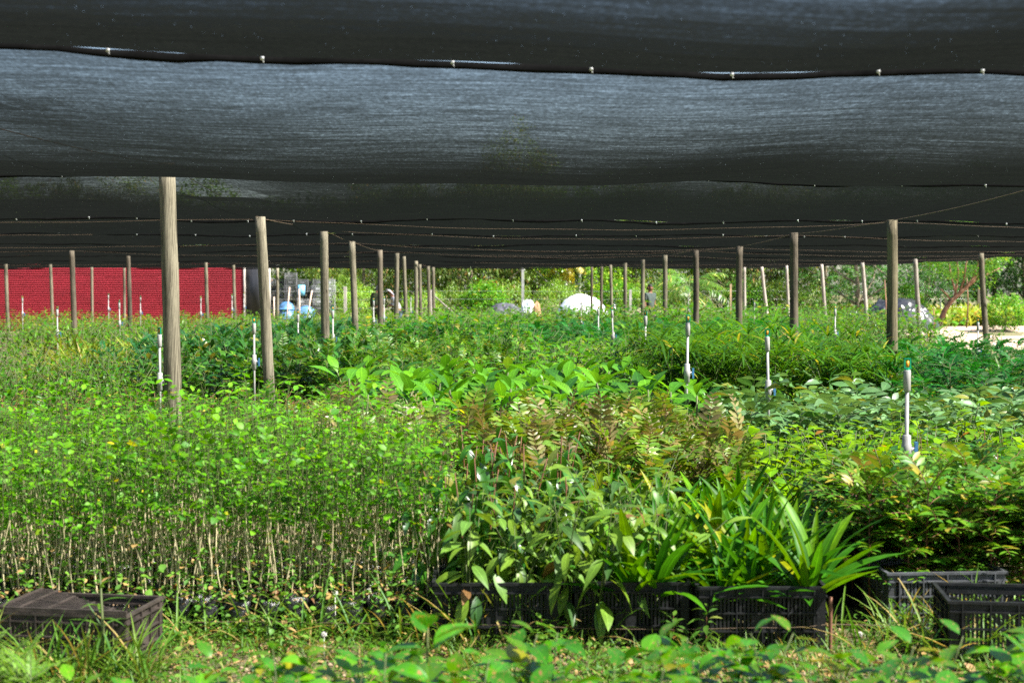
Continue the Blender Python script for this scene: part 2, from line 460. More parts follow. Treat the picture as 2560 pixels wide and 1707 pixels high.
LM['palm'] = leaf_mat('palm_leaflet', pal((0.07, 0.16, 0.03), (0.11, 0.22, 0.04), (0.05, 0.13, 0.02), (0.4, 0.4, 0.12), 0.9), 0.4, 0.33, None)
LM['areca'] = leaf_mat('areca_leaflet', pal((0.14, 0.27, 0.02), (0.22, 0.36, 0.03), (0.10, 0.22, 0.02)), 0.5, 0.38, None)
LM['palmy'] = leaf_mat('yellow_palm_leaflet', pal((0.36, 0.26, 0.03), (0.42, 0.34, 0.04), (0.22, 0.24, 0.03)), 0.4, 0.4, None)

# leaf blades: (verts, faces, uv); blade runs along +Y, upper face +Z ----
def blade(L=1.0, W=0.3, n=4, fold=0.12, curl=0.25, a=1.0, b=1.0, wave=0.0, seed=0):
    V = [(0, 0, 0)]; UV = [(0, 0)]
    for i in range(1, n):
        t = i / n
        w = 0.5 * W * (math.sin(PI * t ** a)) ** b
        z = -curl * L * t * t
        y = L * (t - 0.15 * abs(curl) * t * t)
        wv = wave * math.sin(seed + i * 2.1)
        V += [(-w, y, z + fold * w * 2 + wv), (0, y, z), (w, y, z + fold * w * 2 - wv)]
        UV += [(-1, t), (0, t), (1, t)]
    V.append((0, L * (1 - 0.15 * abs(curl)), -curl * L)); UV.append((0, 1))
    tri, quad = [], []
    tri += [(0, 2, 1), (0, 3, 2)]
    for i in range(n - 2):
        k = 1 + 3 * i
        quad += [(k, k + 1, k + 4, k + 3), (k + 1, k + 2, k + 5, k + 4)]
    k = 1 + 3 * (n - 2); e = len(V) - 1
    tri += [(k, k + 1, e), (k + 1, k + 2, e)]
    return np.array(V, float), [np.array(tri), np.array(quad, int).reshape(-1, 4)], np.array(UV, float)

def diamond(L=1.0, W=0.4, z=0.0):
    V = np.array([(0, 0, 0), (-W / 2, L * .45, z), (0, L, -.05 * L), (W / 2, L * .45, z)], float)
    return V, [np.array([(0, 3, 2, 1)])], np.array([(0, 0), (-1, .45), (0, 1), (1, .45)], float)

BL = {
 'round': [blade(1, .72, 4, .08, .22, .85, .75), blade(1, .66, 4, .15, .35, .85, .75)],
 'oval': [blade(1, .42, 4, .12, .25), blade(1, .38, 4, .2, .45), blade(1, .46, 4, .06, .1)],
 'lance': [blade(1, .24, 5, .15, .5, .9), blade(1, .27, 5, .1, .3, .9), blade(1, .22, 5, .2, .7, .9)],
 'big': [blade(1, .40, 6, .12, .35, 1.15), blade(1, .44, 6, .08, .2, 1.15), blade(1, .38, 6, .18, .55, 1.15)],
 'strap': [blade(1, .10, 7, .3, .25, .9, .7), blade(1, .12, 7, .2, .45, .9, .7), blade(1, .085, 7, .35, .12, .9, .7)],
 'fore': [blade(1, .58, 6, .10, .3, 1.0, .8, .01, 1), blade(1, .52, 6, .18, .45, 1.0, .8, .015, 2), blade(1, .62, 6, .05, .15, 1.0, .8, .01, 4)],
 'grass': [blade(1, .035, 5, .3, .35, .6, .6), blade(1, .03, 5, .2, .6, .6, .6)],
 'leaflet': [blade(1, .36, 3, .1, .15)],
 'thin': [blade(1, .07, 3, .1, .3, .7)],
 'dia': [diamond()],
}

def ori(p, yaw, pitch, roll, s, w=1.0):
    """place a blade at p, pointing at azimuth yaw, pitch up, twisted by roll"""
    return T(*p) @ RZ(yaw) @ RX(pitch) @ RY(roll) @ SC(s * w, s, s)

def stem_curve(h, r, lean=0.15, n=4, bend=0.0):
    a = r.uniform(0, 2 * PI); k = r.uniform(0, lean) * h
    return [np.array((math.cos(a) * k * (i / n) ** 1.6, math.sin(a) * k * (i / n) ** 1.6, h * i / n)) for i in range(n + 1)]

def on(pts, t):
    x = t * (len(pts) - 1); i = min(int(x), len(pts) - 2); f = x - i
    return pts[i] * (1 - f) + pts[i + 1] * f

# Every species returns a plan: (stem Geo, [(blade list name, blade index, matrix, material slot)])
def sp_simple(r, h=0.7, leaves=18, size=0.12, kind='oval', droop=0.2, start=0.25, branches=1, spread=0.15, sr=0.006, lean=0.15, jit=0.3, top_up=0.5, w=1.0):
    g = Geo(); out = []
    for b in range(branches):
        pts = stem_curve(h * r.uniform(.75, 1.0), r, lean if branches == 1 else spread / h * 2.2)
        g.tube(pts, [sr * (1 - .5 * i / 4) for i in range(5)], 4)
        n = max(3, leaves // branches)
        for i in range(n):
            t = start + (1 - start) * (i + r.uniform(-.3, .3)) / (n - 1)
            t = min(1, max(.05, t))
            p = on(pts, t)
            yaw = i * 2.4 + r.uniform(-.5, .5)
            pitch = -droop + top_up * t ** 3 + r.uniform(-jit, jit)
            s = size * r.uniform(.7, 1.15) * (1 - .3 * t ** 4)
            q = p + np.array((-math.sin(yaw), math.cos(yaw), .3)) * s * .15
            out.append((kind, r.randrange(len(BL[kind])), ori(q, yaw, pitch, r.uniform(-.4, .4), s, w), 1))
    return g, out

def frond(out, g, p, yaw, pitch, L, pairs, lsize, r, kind='dia', droop=0.5, ang=1.1, mat=1, tip=None, rach=0.003, w=1.0, vup=0.15, vj=0.32):
    """a pinnate leaf: rachis with opposite leaflets"""
    n = 5
    pts = []
    for i in range(n + 1):
        t = i / n
        pi_ = pitch - droop * t
        if i == 0: q = np.array(p, float)
        else: q = pts[-1] + np.array((-math.sin(yaw) * math.cos(pi_), math.cos(yaw) * math.cos(pi_), math.sin(pi_))) * L / n
        pts.append(q)
    g.tube(pts, [rach * (1 - .6 * i / n) for i in range(n + 1)], 3, cap=False)
    for k in range(pairs):
        t = .15 + .85 * k / max(1, pairs - 1)
        q = on(pts, t)
        pi_ = pitch - droop * t
        s = lsize * (math.sin(PI * (.18 + .72 * t))) * r.uniform(.85, 1.15)
        m = tip if (tip is not None and r.random() < .5) else mat
        for sd in (-1, 1):
            out.append((kind, r.randrange(len(BL[kind])), T(*q) @ RZ(yaw) @ RX(pi_) @ RZ(sd * ang * r.uniform(.9, 1.1)) @ RX(vup + r.uniform(-vj, vj)) @ SC(s * w, s, s), m))
    return pts

def sp_pinnate(r, h=0.6, fronds=8, flen=0.25, pairs=8, lsize=0.06, kind='dia', droop=0.6, start=0.35, sr=0.005, pitch0=0.5, young=0.0, lean=.15, w=1.0):
    g = Geo(); out = []
    pts = stem_curve(h, r, lean)
    g.tube(pts, [sr * (1 - .5 * i / 4) for i in range(5)], 4)
    for i in range(fronds):
        t = start + (1 - start) * i / max(1, fronds - 1)
        yaw = i * 2.4 + r.uniform(-.5, .5)
        pitch = pitch0 + .6 * (t - .5) + r.uniform(-.25, .25)
        yo = r.random() < young and t > .7
        frond(out, g, on(pts, t), yaw, pitch + (.5 if yo else 0), flen * r.uniform(.75, 1.1), pairs, lsize, r, kind, droop, mat=(2 if yo else 1), w=w)
    return g, out

def sp_rosette(r, h=0.35, n=12, size=0.28, kind='big', sr=0.012):
    g = Geo(); out = []
    pts = stem_curve(h, r, .2)
    g.tube(pts, [sr * (1 - .4 * i / 4) for i in range(5)], 5)
    for i in range(n):
        t = .35 + .65 * i / (n - 1)
        yaw = i * 2.4 + r.uniform(-.4, .4)
        pitch = -.15 + 1.15 * (i / (n - 1)) ** 2 + r.uniform(-.2, .2)
        s = size * r.uniform(.75, 1.1) * (1 - .35 * (i / (n - 1)) ** 3)
        out.append((kind, r.randrange(len(BL[kind])), ori(on(pts, t), yaw, pitch, r.uniform(-.3, .3), s), 1))
    return g, out

def sp_strap(r, n=12, size=0.5, kind='strap', h=0.08, lo=0.6, hi=1.35):
    g = Geo(); out = []
    g.tube([(0, 0, 0), (0, 0, h)], [.015, .01], 5)
    for i in range(n):
        yaw = i * 2.4 + r.uniform(-.3, .3)
        pitch = lo + (hi - lo) * (i / (n - 1)) + r.uniform(-.12, .12)
        out.append((kind, r.randrange(len(BL[kind])), ori((0, 0, h * .6), yaw, pitch, r.uniform(-.3, .3), size * r.uniform(.7, 1.1)), 1))
    return g, out

def sp_sedge(r, stems=16, h=0.95, rays=11, rl=0.28):
    g = Geo(); out = []
    for s in range(stems):
        a = r.uniform(0, 2 * PI); k = r.uniform(.05, .38) * h
        b0 = np.array((r.uniform(-.12, .12), r.uniform(-.12, .12), 0))
        hh = h * r.uniform(.5, 1.0)
        pts = [b0 + np.array((math.cos(a) * k * (i / 3) ** 2, math.sin(a) * k * (i / 3) ** 2, hh * i / 3)) for i in range(4)]
        g.tube(pts, [.004, .0035, .003, .002], 3)
        for i in range(rays):
            out.append(('grass', r.randrange(2), ori(pts[-1], i * 2 * PI / rays + r.uniform(-.2, .2), r.uniform(-.1, .9), 0, rl * r.uniform(.7, 1.2), 2.6), 1))
        for i in range(2):
            out.append(('grass', r.randrange(2), ori(b0, r.uniform(0, 6.3), r.uniform(.9, 1.4), 0, h * r.uniform(.5, .9), .8), 1))
    return g, out

def sp_grass(r, n=40, h=0.7, w=1.0, spread=.12):
    g = Geo(); out = []
    g.tube([(0, 0, 0), (0, 0, .03)], [.01, .01], 3)
    for i in range(n):
        out.append(('grass', r.randrange(2), ori((r.uniform(-spread, spread), r.uniform(-spread, spread), 0), r.uniform(0, 6.3), r.uniform(.8, 1.5), 0, h * r.uniform(.5, 1.05), w), 1))
    return g, out

def join_plan(plan, name, mats):
    g, out = plan
    G = Geo()
    G.v, G.uv, G.f, G.n = list(g.v), list(g.uv), list(g.f), g.n
    for kind, i, M, m in out:
        G.leaf(BL[kind][i], M, m)
    return G.mesh(name, mats)

LEAFMESH = {}
def leaf_mesh(kind, i, mat):
    k = (kind, i, mat.name)
    if k not in LEAFMESH:
        g = Geo(); g.leaf(BL[kind][i], None, 0)
        LEAFMESH[k] = g.mesh('leaf', [mat])
    return LEAFMESH[k]

def parted(plan, name, stemmat, leafmats, leafname='leaf'):
    """a plant whose leaves are objects of their own: returns (root, kids)"""
    g, out = plan
    root = empty(name)
    st = g.obj('stem', stemmat, root)
    kids = [(st, [])]
    for kind, i, M, m in out:
        o = bpy.data.objects.new(leafname, leaf_mesh(kind, i, leafmats[m - 1]))
        COL.objects.link(o)
        o.parent = root
        o.matrix_local = Matrix(M.tolist())
        kids.append((o, []))
    return root, kids

NPL = [0]
ORD = 'first second third fourth fifth sixth seventh eighth ninth tenth eleventh twelfth thirteenth fourteenth fifteenth sixteenth seventeenth eighteenth nineteenth'.split()
TENS = ['', '', 'twenty', 'thirty', 'forty', 'fifty', 'sixty', 'seventy', 'eighty', 'ninety']
def ordinal(i):
    i += 1
    if i < 20: return ORD[i - 1]
    if i % 10 == 0: return {2: 'twentieth', 3: 'thirtieth', 4: 'fortieth', 5: 'fiftieth', 6: 'sixtieth', 7: 'seventieth', 8: 'eightieth', 9: 'ninetieth', 10: 'hundredth'}[i // 10]
    return TENS[i // 10] + '-' + ORD[i % 10 - 1]
def rank_labels(spots, base, stepy):
    n = len(spots)
    if n < 2: return [base] * n
    y0 = min(s[1] for s in spots)
    rws = {}
    for i, s in enumerate(spots): rws.setdefault(int((s[1] - y0) / stepy + .25), []).append(i)
    out = [''] * n
    one = len(rws) == 1
    for k, key in enumerate(sorted(rws)):
        for c, i in enumerate(sorted(rws[key], key=lambda i: spots[i][0])):
            rw = '' if one else ('front row, ' if k == 0 else ordinal(k) + ' row back, ')
            out[i] = base + ', ' + rw + ordinal(c) + ' from left'
    if len(base.split()) > 10: print('LONG', len(base.split()), base)
    return out
def scatter(variants, spots, name, label, group, cat='plant', smin=.85, smax=1.15, tilt=.12, z=0.0, stepy=None):
    """variants: meshes; spots: [(x, y)] - one object per plant"""
    labs = rank_labels(spots, label, stepy or spots.step if hasattr(spots, 'step') else (stepy or .4))
    for i, s in enumerate(spots):
        o = bpy.data.objects.new(name, variants[R.randrange(len(variants))])
        COL.objects.link(o)
        k = R.uniform(smin, smax) * (s[3] if len(s) > 3 else 1.0)
        o.location = (s[0], s[1], s[2] if len(s) > 2 else z)
        o.rotation_euler = (R.uniform(-tilt, tilt), R.uniform(-tilt, tilt), R.uniform(0, 6.28))
        o.scale = (k, k, k * R.uniform(.92, 1.08))
        tag(o, labs[i], cat, group)
        NPL[0] += 1

def scatter_parts(templates, spots, label, group, cat='plant', smin=.85, smax=1.15, tilt=.12, stepy=.3):
    """templates: [(root, kids)]; the templates themselves become the first plants"""
    labs = rank_labels(spots, label, stepy)
    for i, s in enumerate(spots):
        root, kids = templates[i % len(templates)]
        k = R.uniform(smin, smax) * (s[3] if len(s) > 3 else 1.0)
        loc = (s[0], s[1], s[2] if len(s) > 2 else 0)
        rz = R.uniform(0, 6.28); tl = (R.uniform(-tilt, tilt), R.uniform(-tilt, tilt))
        if i < len(templates):
            root.location = loc; root.rotation_euler = (tl[0], tl[1], rz); root.scale = (k, k, k); o = root
        else:
            o = copy_tree(root, kids, loc, rz, k, tl)
        tag(o, labs[i], cat, group)

class Spots(list): pass
def rows(x0, x1, y0, y1, step, jit=.3, keep=1.0, stepy=None, f=None):
    out = Spots(); out.step = stepy or step
    stepy = stepy or step
    ny = max(1, int(round((y1 - y0) / stepy)) + 1); nx = max(1, int(round((x1 - x0) / step)) + 1)
    for j in range(ny):
        for i in range(nx):
            if R.random() > keep: continue
            x = x0 + (x1 - x0) * i / max(1, nx - 1) + R.uniform(-jit, jit) * step + (step * .5 if j % 2 else 0)
            y = y0 + (y1 - y0) * j / max(1, ny - 1) + R.uniform(-jit, jit) * stepy
            if f and not f(x, y): continue
            if abs(x) > .40 * y + 1.3: continue
            out.append((x, y))
    return out
# ================================================================== GROUND
def ground_mat():
    m, nt, b = nmat('soil'); L = nt.links
    tc = N(nt, 'ShaderNodeTexCoord')
    n1 = N(nt, 'ShaderNodeTexNoise', i_Scale=0.35, i_Detail=5.0); L.new(tc.outputs['Object'], n1.inputs[0])
    n2 = N(nt, 'ShaderNodeTexNoise', i_Scale=9.0, i_Detail=8.0, i_Roughness=0.7); L.new(tc.outputs['Object'], n2.inputs[0])
    n3 = N(nt, 'ShaderNodeTexNoise', i_Scale=60.0, i_Detail=3.0); L.new(tc.outputs['Object'], n3.inputs[0])
    r1 = ramp(nt, [(0.3, (0.05, 0.038, 0.025)), (0.5, (0.15, 0.11, 0.07)), (0.7, (0.27, 0.20, 0.13))]); L.new(n2.outputs[0], r1.inputs[0])
    mx = N(nt, 'ShaderNodeMixRGB', blend_type='MIX'); L.new(n1.outputs[0], mx.inputs[0]); L.new(r1.outputs[0], mx.inputs[1]); mx.inputs[2].default_value = (0.12, 0.13, 0.05, 1)
    ml = N(nt, 'ShaderNodeMixRGB', blend_type='MULTIPLY'); ml.inputs[0].default_value = 0.6; L.new(mx.outputs[0], ml.inputs[1])
    r3 = ramp(nt, [(0.35, (0.5, 0.5, 0.5)), (0.6, (1.3, 1.3, 1.3))]); L.new(n3.outputs[0], r3.inputs[0]); L.new(r3.outputs[0], ml.inputs[2])
    L.new(ml.outputs[0], b.inputs['Base Color']); b.inputs['Roughness'].default_value = 0.95; b.inputs['Specular IOR Level'].default_value = 0.15
    bp = N(nt, 'ShaderNodeBump', i_Strength=0.8, i_Distance=0.03); L.new(n2.outputs[0], bp.inputs['Height']); L.new(bp.outputs[0], b.inputs['Normal'])
    return m
g = Geo(); g.add([(-400, -60, 0), (400, -60, 0), (400, 700, 0), (-400, 700, 0)], [np.array([(0, 1, 2, 3)])])
tag(g.obj('ground', ground_mat()), kind='structure')

DIRT = plain('dry_pinkish_dirt', (0.42, 0.32, 0.24), 0.95, var=0.3, scale=3.0, spec=0.1, bump=0.5, col2=(0.26, 0.18, 0.13))
def fbm(x, y, s=1.0, z=0.0):
    return mnoise.fractal(Vector((x * s, y * s, z)), 1.0, 2.0, 4)
def sheet(name, x0, x1, y0, y1, nx, ny, zf, mat, label=None):
    xs = np.linspace(x0, x1, nx); ys = np.linspace(y0, y1, ny)
    P = [(x, y, zf(x, y)) for x in xs for y in ys]
    g = Geo(); g.grid(P, nx, ny)
    o = g.obj(name, mat); tag(o, label, kind='structure'); return o
def edge01(x, y, x0, x1, y0, y1, w):
    e = min(x - x0, x1 - x, y - y0, y1 - y) / w
    return max(0.0, min(1.0, e))
sheet('dirt_path', 10.5, 48, 37, 66, 70, 60, lambda x, y: -0.03 + edge01(x, y, 10.5, 48, 37, 66, 3.0) * (0.06 + 0.10 * fbm(x, y, .25)) + 0.02 * fbm(x, y, 1.5), DIRT)
sheet('dirt_bank', 3.0, 9.4, 56, 66, 50, 40, lambda x, y: -0.05 + edge01(x, y, 3.0, 9.4, 56, 66, 2.5) * (0.75 + 0.35 * fbm(x, y, .5)) , DIRT)

# ================================================================== POLES
# top pixel, bottom pixel (x, y), distance, width px, kind, label
PT = [
 ((418, 408), (437, 1240), 11.6, 42, 'n', 'thick wooden pole with a wavy grain top, nearest of all, standing in the stem bed'),
 ((649, 541), (680, 1040), 16.0, 27, 'n', 'second wooden pole of the left row, leaning, above the creeping bed'),
 ((809, 570), (817, 960), 21.2, 21, 'n', 'third wooden pole of the left row, at the edge of the ribbed leaf bed'),
 ((881, 604), (890, 900), 25.0, 16, 'n', 'fourth wooden pole of the left row, with two dark knots'),
 ((950, 625), (950, 880), 30.0, 14, 'd', 'dark edged wooden pole in front of the person in camouflage'),
 ((992, 625), (991, 860), 34.0, 11.5, 'n', 'wooden pole in front of the person in a white shirt'),
 ((1010, 635), (1016, 840), 37.5, 9.5, 'n', 'mossy greenish wooden pole right of the person in a white shirt'),
 ((1040, 649), (1040, 830), 42.0, 9.5, 'n', 'slim straight pole in front of the green grass left of the leaning plank'),
 ((1049, 658), (1053, 800), 46.0, 8, 'n', 'thin slightly tilted pole beside the slim straight pole in the left row'),
 ((1071, 665), (1073, 800), 50.0, 8, 'n', 'thin pole touching the short fence stake in the left row'),
 ((1083, 667), (1085, 800), 52.0, 8, 'n', 'last thin pole of the left row, where the plank leans'),
 ((14, 654), (21, 830), 46.0, 9, 'n', 'greenish pole before the red wall at the far left edge'),
 ((126, 657), (132, 830), 49.0, 8, 'n', 'thin pole before the red wall, between the greenish pole and a thick one'),
 ((180, 623), (187, 880), 31.5, 13.5, 'd', 'sturdy brown pole before the red wall, dark at its foot'),
 ((229, 664), (231, 820), 53.0, 7, 'n', 'thin straight pole in the middle of the shaded red wall'),
 ((310, 667), (312, 810), 53.5, 6.5, 'n', 'very thin pole just left of a brown pole on the red wall'),
 ((320, 629), (327, 870), 36.0, 11, 'd', 'brown pole beside tall dry grass before the red wall'),
 ((443, 648), (445, 850), 44.0, 8, 'n', 'thin pole half hidden behind the thickest pole'),
 ((514, 648), (520, 830), 46.0, 9, 'n', 'thin pole before the right half of the red wall'),
 ((584, 653), (587, 820), 50.0, 8, 'n', 'thin pole beside the black plastic panel of the wall'),
 ((693, 668), (694, 800), 54.0, 7.5, 'n', 'pale thin pole in front of the stacked crates'),
 ((1479, 665), (1479, 820), 54.0, 6.5, 'd', 'thin grey pole before the middle of the white covered mound'),
 ((1504, 663), (1503, 820), 52.0, 7.5, 'd', 'thin nearly black pole before the white covered mound'),
 ((1526, 657), (1530, 820), 49.0, 7.5, 'n', 'thin pale pole at the right end of the white covered mound'),
 ((1563, 645), (1563, 830), 45.0, 9.5, 'n', 'pole between the white mound and the man in a green shirt'),
 ((1607, 644), (1607, 850), 40.0, 10, 'n', 'pole immediately left of the man in a green shirt'),
 ((1662, 636), (1663, 880), 35.0, 12, 'n', 'straight yellowish pole between the man and the palm tree'),
 ((1740, 624), (1739, 890), 30.0, 14.5, 'd', 'black stained pole in front of the palm tree'),
 ((1850, 616), (1845, 900), 25.5, 17, 'd', 'dark brown pole with a grassy foot right of the palm tree'),
 ((1861, 668), (1863, 800), 52.0, 7, 'p', 'pale grey pole half hidden by a dark brown pole'),
 ((1904, 666), (1920, 800), 52.0, 8, 'p', 'pale tilted pole at the edge of the net, left of the areca palms'),
 ((1967, 664), (1972, 800), 50.0, 7, 'p', 'pale pole half hidden behind the third pole of the right row'),
 ((2053, 660), (2065, 800), 47.0, 9, 'p', 'pale tilted pole standing behind the areca palms'),
 ((2156, 655), (2169, 830), 43.0, 10, 'p', 'pale tilted pole left of the black plastic heap'),
 ((2288, 646), (2301, 860), 38.5, 11.5, 'p', 'grey tilted pole in front of the black plastic heap'),
 ((2452, 631), (2468, 880), 33.0, 14, 'n', 'tilted yellowish pole right of the reddish leaning tree'),
 ((1984, 582), (1988, 960), 21.0, 21, 'd', 'dark wooden pole rising behind the grey green compound leaves'),
 ((2229, 550), (2232, 1010), 16.0, 27, 'm', 'thick brown pole nearest on the right, with arched grain at its top'),
]
WOOD_M = wood_mat('brown_weathered_wood', (0.18, 0.155, 0.095), (0.09, 0.075, 0.048))
WM = {'n': WOOD, 'd': WOOD_D, 'p': WOOD_P, 'm': WOOD_M}
POLES = []
for (t, bt, d, w, kind, lab) in PT:
    top = at(t[0], t[1], d)
    k = (bt[0] - t[0]) / max(1, (bt[1] - t[1]))
    ybase = 728 + 1.6 * F / d
    bx = at(t[0] + k * (ybase - t[1]), ybase, d).x
    r = w / F * d / 2
    Hh = top.z
    g = Geo()
    pts, rr = [], []
    for i in range(15):
        q = i / 14
        wob = 0.006 * math.sin(q * 5 + d)
        pts.append(((top.x - bx) * q + wob, 0.004 * math.cos(q * 7 + d), -0.12 + (Hh + 0.12) * q)); rr.append(r * (1.07 - 0.12 * q) * (1 + .02 * math.sin(q * 23 + d)))
    g.tube(pts, rr, 16)
    o = g.obj('wooden_pole', WM[kind]); o.location = (bx, d, 0)
    tag(o, lab, 'pole', 'wooden poles holding up the shade net')
    POLES.append((top.x, d, Hh))
# the same rows go on beside and behind the camera
for (x, y, lab) in [(-2.9, 7.0, 'wooden pole of the left row just outside the frame'), (4.35, 10.7, 'wooden pole of the right row just outside the frame')]:
    g = Geo(); g.tube([(0, 0, -.1), (0, 0, 2.5)], [.065, .06], 14)
    o = g.obj('wooden_pole', WOOD); o.location = (x, y, 0); tag(o, lab, 'pole', 'wooden poles holding up the shade net')
    POLES.append((x, y, 2.5))

# ================================================================== SHADE NET
SEAMS = [-4.0, 0.6, 5.95, 12.05, 17.9, 22.6, 27.2, 32.0, 37.0, 42.0, 48.0, 54.0]
SAG = [.22, .20, .19, .11, .07, .06, .06, .05, .05, .05, .05]
SEAMZ = [2.56, 2.56, 2.555, 2.545, 2.50, 2.50, 2.49, 2.50, 2.50, 2.49, 2.50, 2.50]
def slope_at(d): return 0.09 * max(0.0, 1 - d / 70.0)
def xright(d):
    if d < 36: return 12.9
    if d < 43: return 12.9 - .6 * (d - 36) / 7
    return 12.3 - 2.6 * (d - 43) / 11
def seam_z(i, X):
    z = SEAMZ[i] + 0.018 * math.sin(X * 1.3 + i * 2.1) + 0.01 * math.sin(X * 3.1 + i)
    if i == 2: z += 0.012 * X * -1.0
    return z
def net_z(i, t, X, d):
    base = seam_z(i, X) * (1 - t) + seam_z(i + 1, X) * t
    s = SAG[i] * (1 + .12 * math.sin(X * .5 + i))
    base -= s * 4 * t * (1 - t)
    base += 0.012 * math.sin(X * 2.2 + t * 3 + i) * math.sin(t * PI)
    add = 0
    for (px_, py_, pz_) in POLES:
        dx, dy = X - px_, d - py_
        if abs(dx) > 3 or abs(dy) > 3: continue
        r_ = math.sqrt(dx * dx + dy * dy)
        amp = pz_ + 0.012 - base
        amp = max(-0.06, min(.22, amp))
        add = add + amp * math.exp(-r_ / 0.55) if amp > 0 else min(add, 0) + amp * math.exp(-r_ / 0.9) * .5
    return base + add
TG = Geo(); TG.box(-.012, .012, -.006, .006, -.012, .022); TG.tube([(0, 0, 0), (.01, 0, -.03)], [.004, .003], 4)
TIEM = TG.mesh('tie', [TIE])
names = ['second net panel behind the camera', 'dark net panel directly overhead', 'net panel at the top of the picture whose far seam shows white ties',
         ]
NETLAB = ['shade net panel behind the camera', 'dark shade net panel filling the top of the picture', 'widest shade net panel, glowing blue grey below the first seam',
          'shade net panel beyond the nearest pole, between the second and third seam', 'narrow dark net panel just behind the second pole of the left row',
          'shade net panel over the third pole of the left row', 'shade net panel over the fourth pole of the left row', 'dark strip of net over the black stained pole',
          'dark strip of net over the yellowish pole', 'thin strip of net over the man in a green shirt', 'last grey strip of net along the bottom edge of the roof']
for i in range(len(SEAMS) - 1):
    d0, d1 = SEAMS[i], SEAMS[i + 1]
    near = i in (0, 1, 2, 3)
    nx, ny = (240, 16) if near else (150, 12)
    P = []
    ov = -0.012
    for a in range(nx):
        for b_ in range(ny):
            t = b_ / (ny - 1)
            d = d0 + (d1 - d0) * t
            xr = xright(d)
            X = -30 + (xr + 30) * a / (nx - 1)
            dd = d + slope_at(d) * X
            P.append((X, dd - (ov if t == 1 else 0), net_z(i, t, X, dd) - (.004 if t == 0 else 0)))
    g = Geo(); g.grid(P, nx, ny)
    o = g.obj('shade_net', NETM)
    tag(o, NETLAB[i], 'shade net', 'black shade net panels joined edge to edge')
    # doubled, folded edge along the near seam, with its ties
    g = Geo(); pts = []; rr = []
    xs = np.arange(-30, xright(d0), 0.16)
    for X in xs:
        dd = d0 + slope_at(d0) * X
        pts.append((X, dd - .01, net_z(i, 0, X, dd) - 0.006 - 0.010 * abs(math.sin(X * 2.3 + i)) - .010 * abs(fbm(X, i, 2.0)))); rr.append(.003 + .007 * abs(math.sin(X * 1.7 + i * 2)) * abs(fbm(X, i, .8)) * 2.2)
    P = []
    for (q, w_) in zip(pts, rr):
        hh = .006 + w_ * 1.6 + .010 * max(0, fbm(q[0] * 1.5, i * 3.0, 1.0) + .2)
        P.append((q[0], q[1] + .006, q[2] + .014)); P.append((q[0], q[1] - .004, q[2] - hh * .5)); P.append((q[0], q[1] + .004, q[2] - hh)); P.append((q[0], q[1] + .016, q[2] + .010))
    g.grid(P, len(pts), 4)
    g.obj('hem', HEM, o)
    if 2 <= i <= 5:
        step = {2: .62, 3: .72, 4: .9, 5: 1.1}[i]
        X = -d0 * .37
        while X < d0 * .37:
            dd = d0 + slope_at(d0) * X
            k = bpy.data.objects.new('tie', TIEM); COL.objects.link(k); k.parent = o
            k.location = (X, dd - .03, net_z(i, 0, X, dd) - .012)
            s_ = (0.6 if i == 2 else .75); k.scale = (s_, s_, s_)
            X += step * R.uniform(.6, 1.3)
# last edge
g = Geo(); pts = []
for X in np.arange(-30, 9.6, .2):
    dd = 54 + slope_at(54) * X
    pts.append((X, dd, net_z(10, 1, X, dd) - .02 - .02 * abs(math.sin(X * 1.1))))
g.tube(pts, [.02] * len(pts), 5)
tag(g.obj('edge_rope', HEM), 'black rope hem along the far end of the net roof', 'rope')

# wires from pole top to pole top
def wire(pts, r, name, label, mat=WIRE, group='wires under the shade net', sag=.02):
    P = []
    for a, b_ in zip(pts[:-1], pts[1:]):
        n = max(3, int((Vector(b_) - Vector(a)).length / .5))
        for k in range(n):
            t = k / n
            p = Vector(a).lerp(Vector(b_), t); p.z -= sag * 4 * t * (1 - t) + .006 * math.sin(p.x * 3 + p.y); P.append(p)
    P.append(Vector(pts[-1]))
    g = Geo(); g.tube(P, [r] * len(P), 4)
    o = g.obj(name, mat); tag(o, label, 'wire', group); return o
lrow = sorted([p for p in POLES if -3.6 < p[0] < -2.2], key=lambda p: p[1])
wire([(p[0], p[1], p[2] - .01) for p in lrow], .0035, 'support_wire', 'rusty wire running from top to top along the left row of poles')
rrow = [p for p in sorted(POLES, key=lambda p: p[1]) if 3.6 < p[0] < 4.9 and p[1] < 40]
wire([(p[0], p[1], p[2] - .01) for p in rrow], .0035, 'support_wire', 'rusty wire running from top to top along the right row of poles')
for (y, lab) in [(16.0, 'rusty wire crossing the net at the second left pole'), (21.2, 'rusty wire crossing the net at the third left pole'), (25.2, 'wavy wire crossing the net at the fourth left pole'),
                 (30.0, 'orange wire crossing the net above the black stained pole'), (35.0, 'orange wire crossing the net above the yellowish pole'), (42.0, 'faint wire crossing near the far end of the net')]:
    pp = sorted([p for p in POLES if abs(p[1] - y) < 1.6 and p[0] < 11], key=lambda p: p[0])
    pts = [(-26, y, 2.42)] + [(p[0], p[1] , p[2] - .03) for p in pp] + [(12.0, y, 2.42)]
    wire(pts, .0018, 'support_wire', lab, sag=.10)

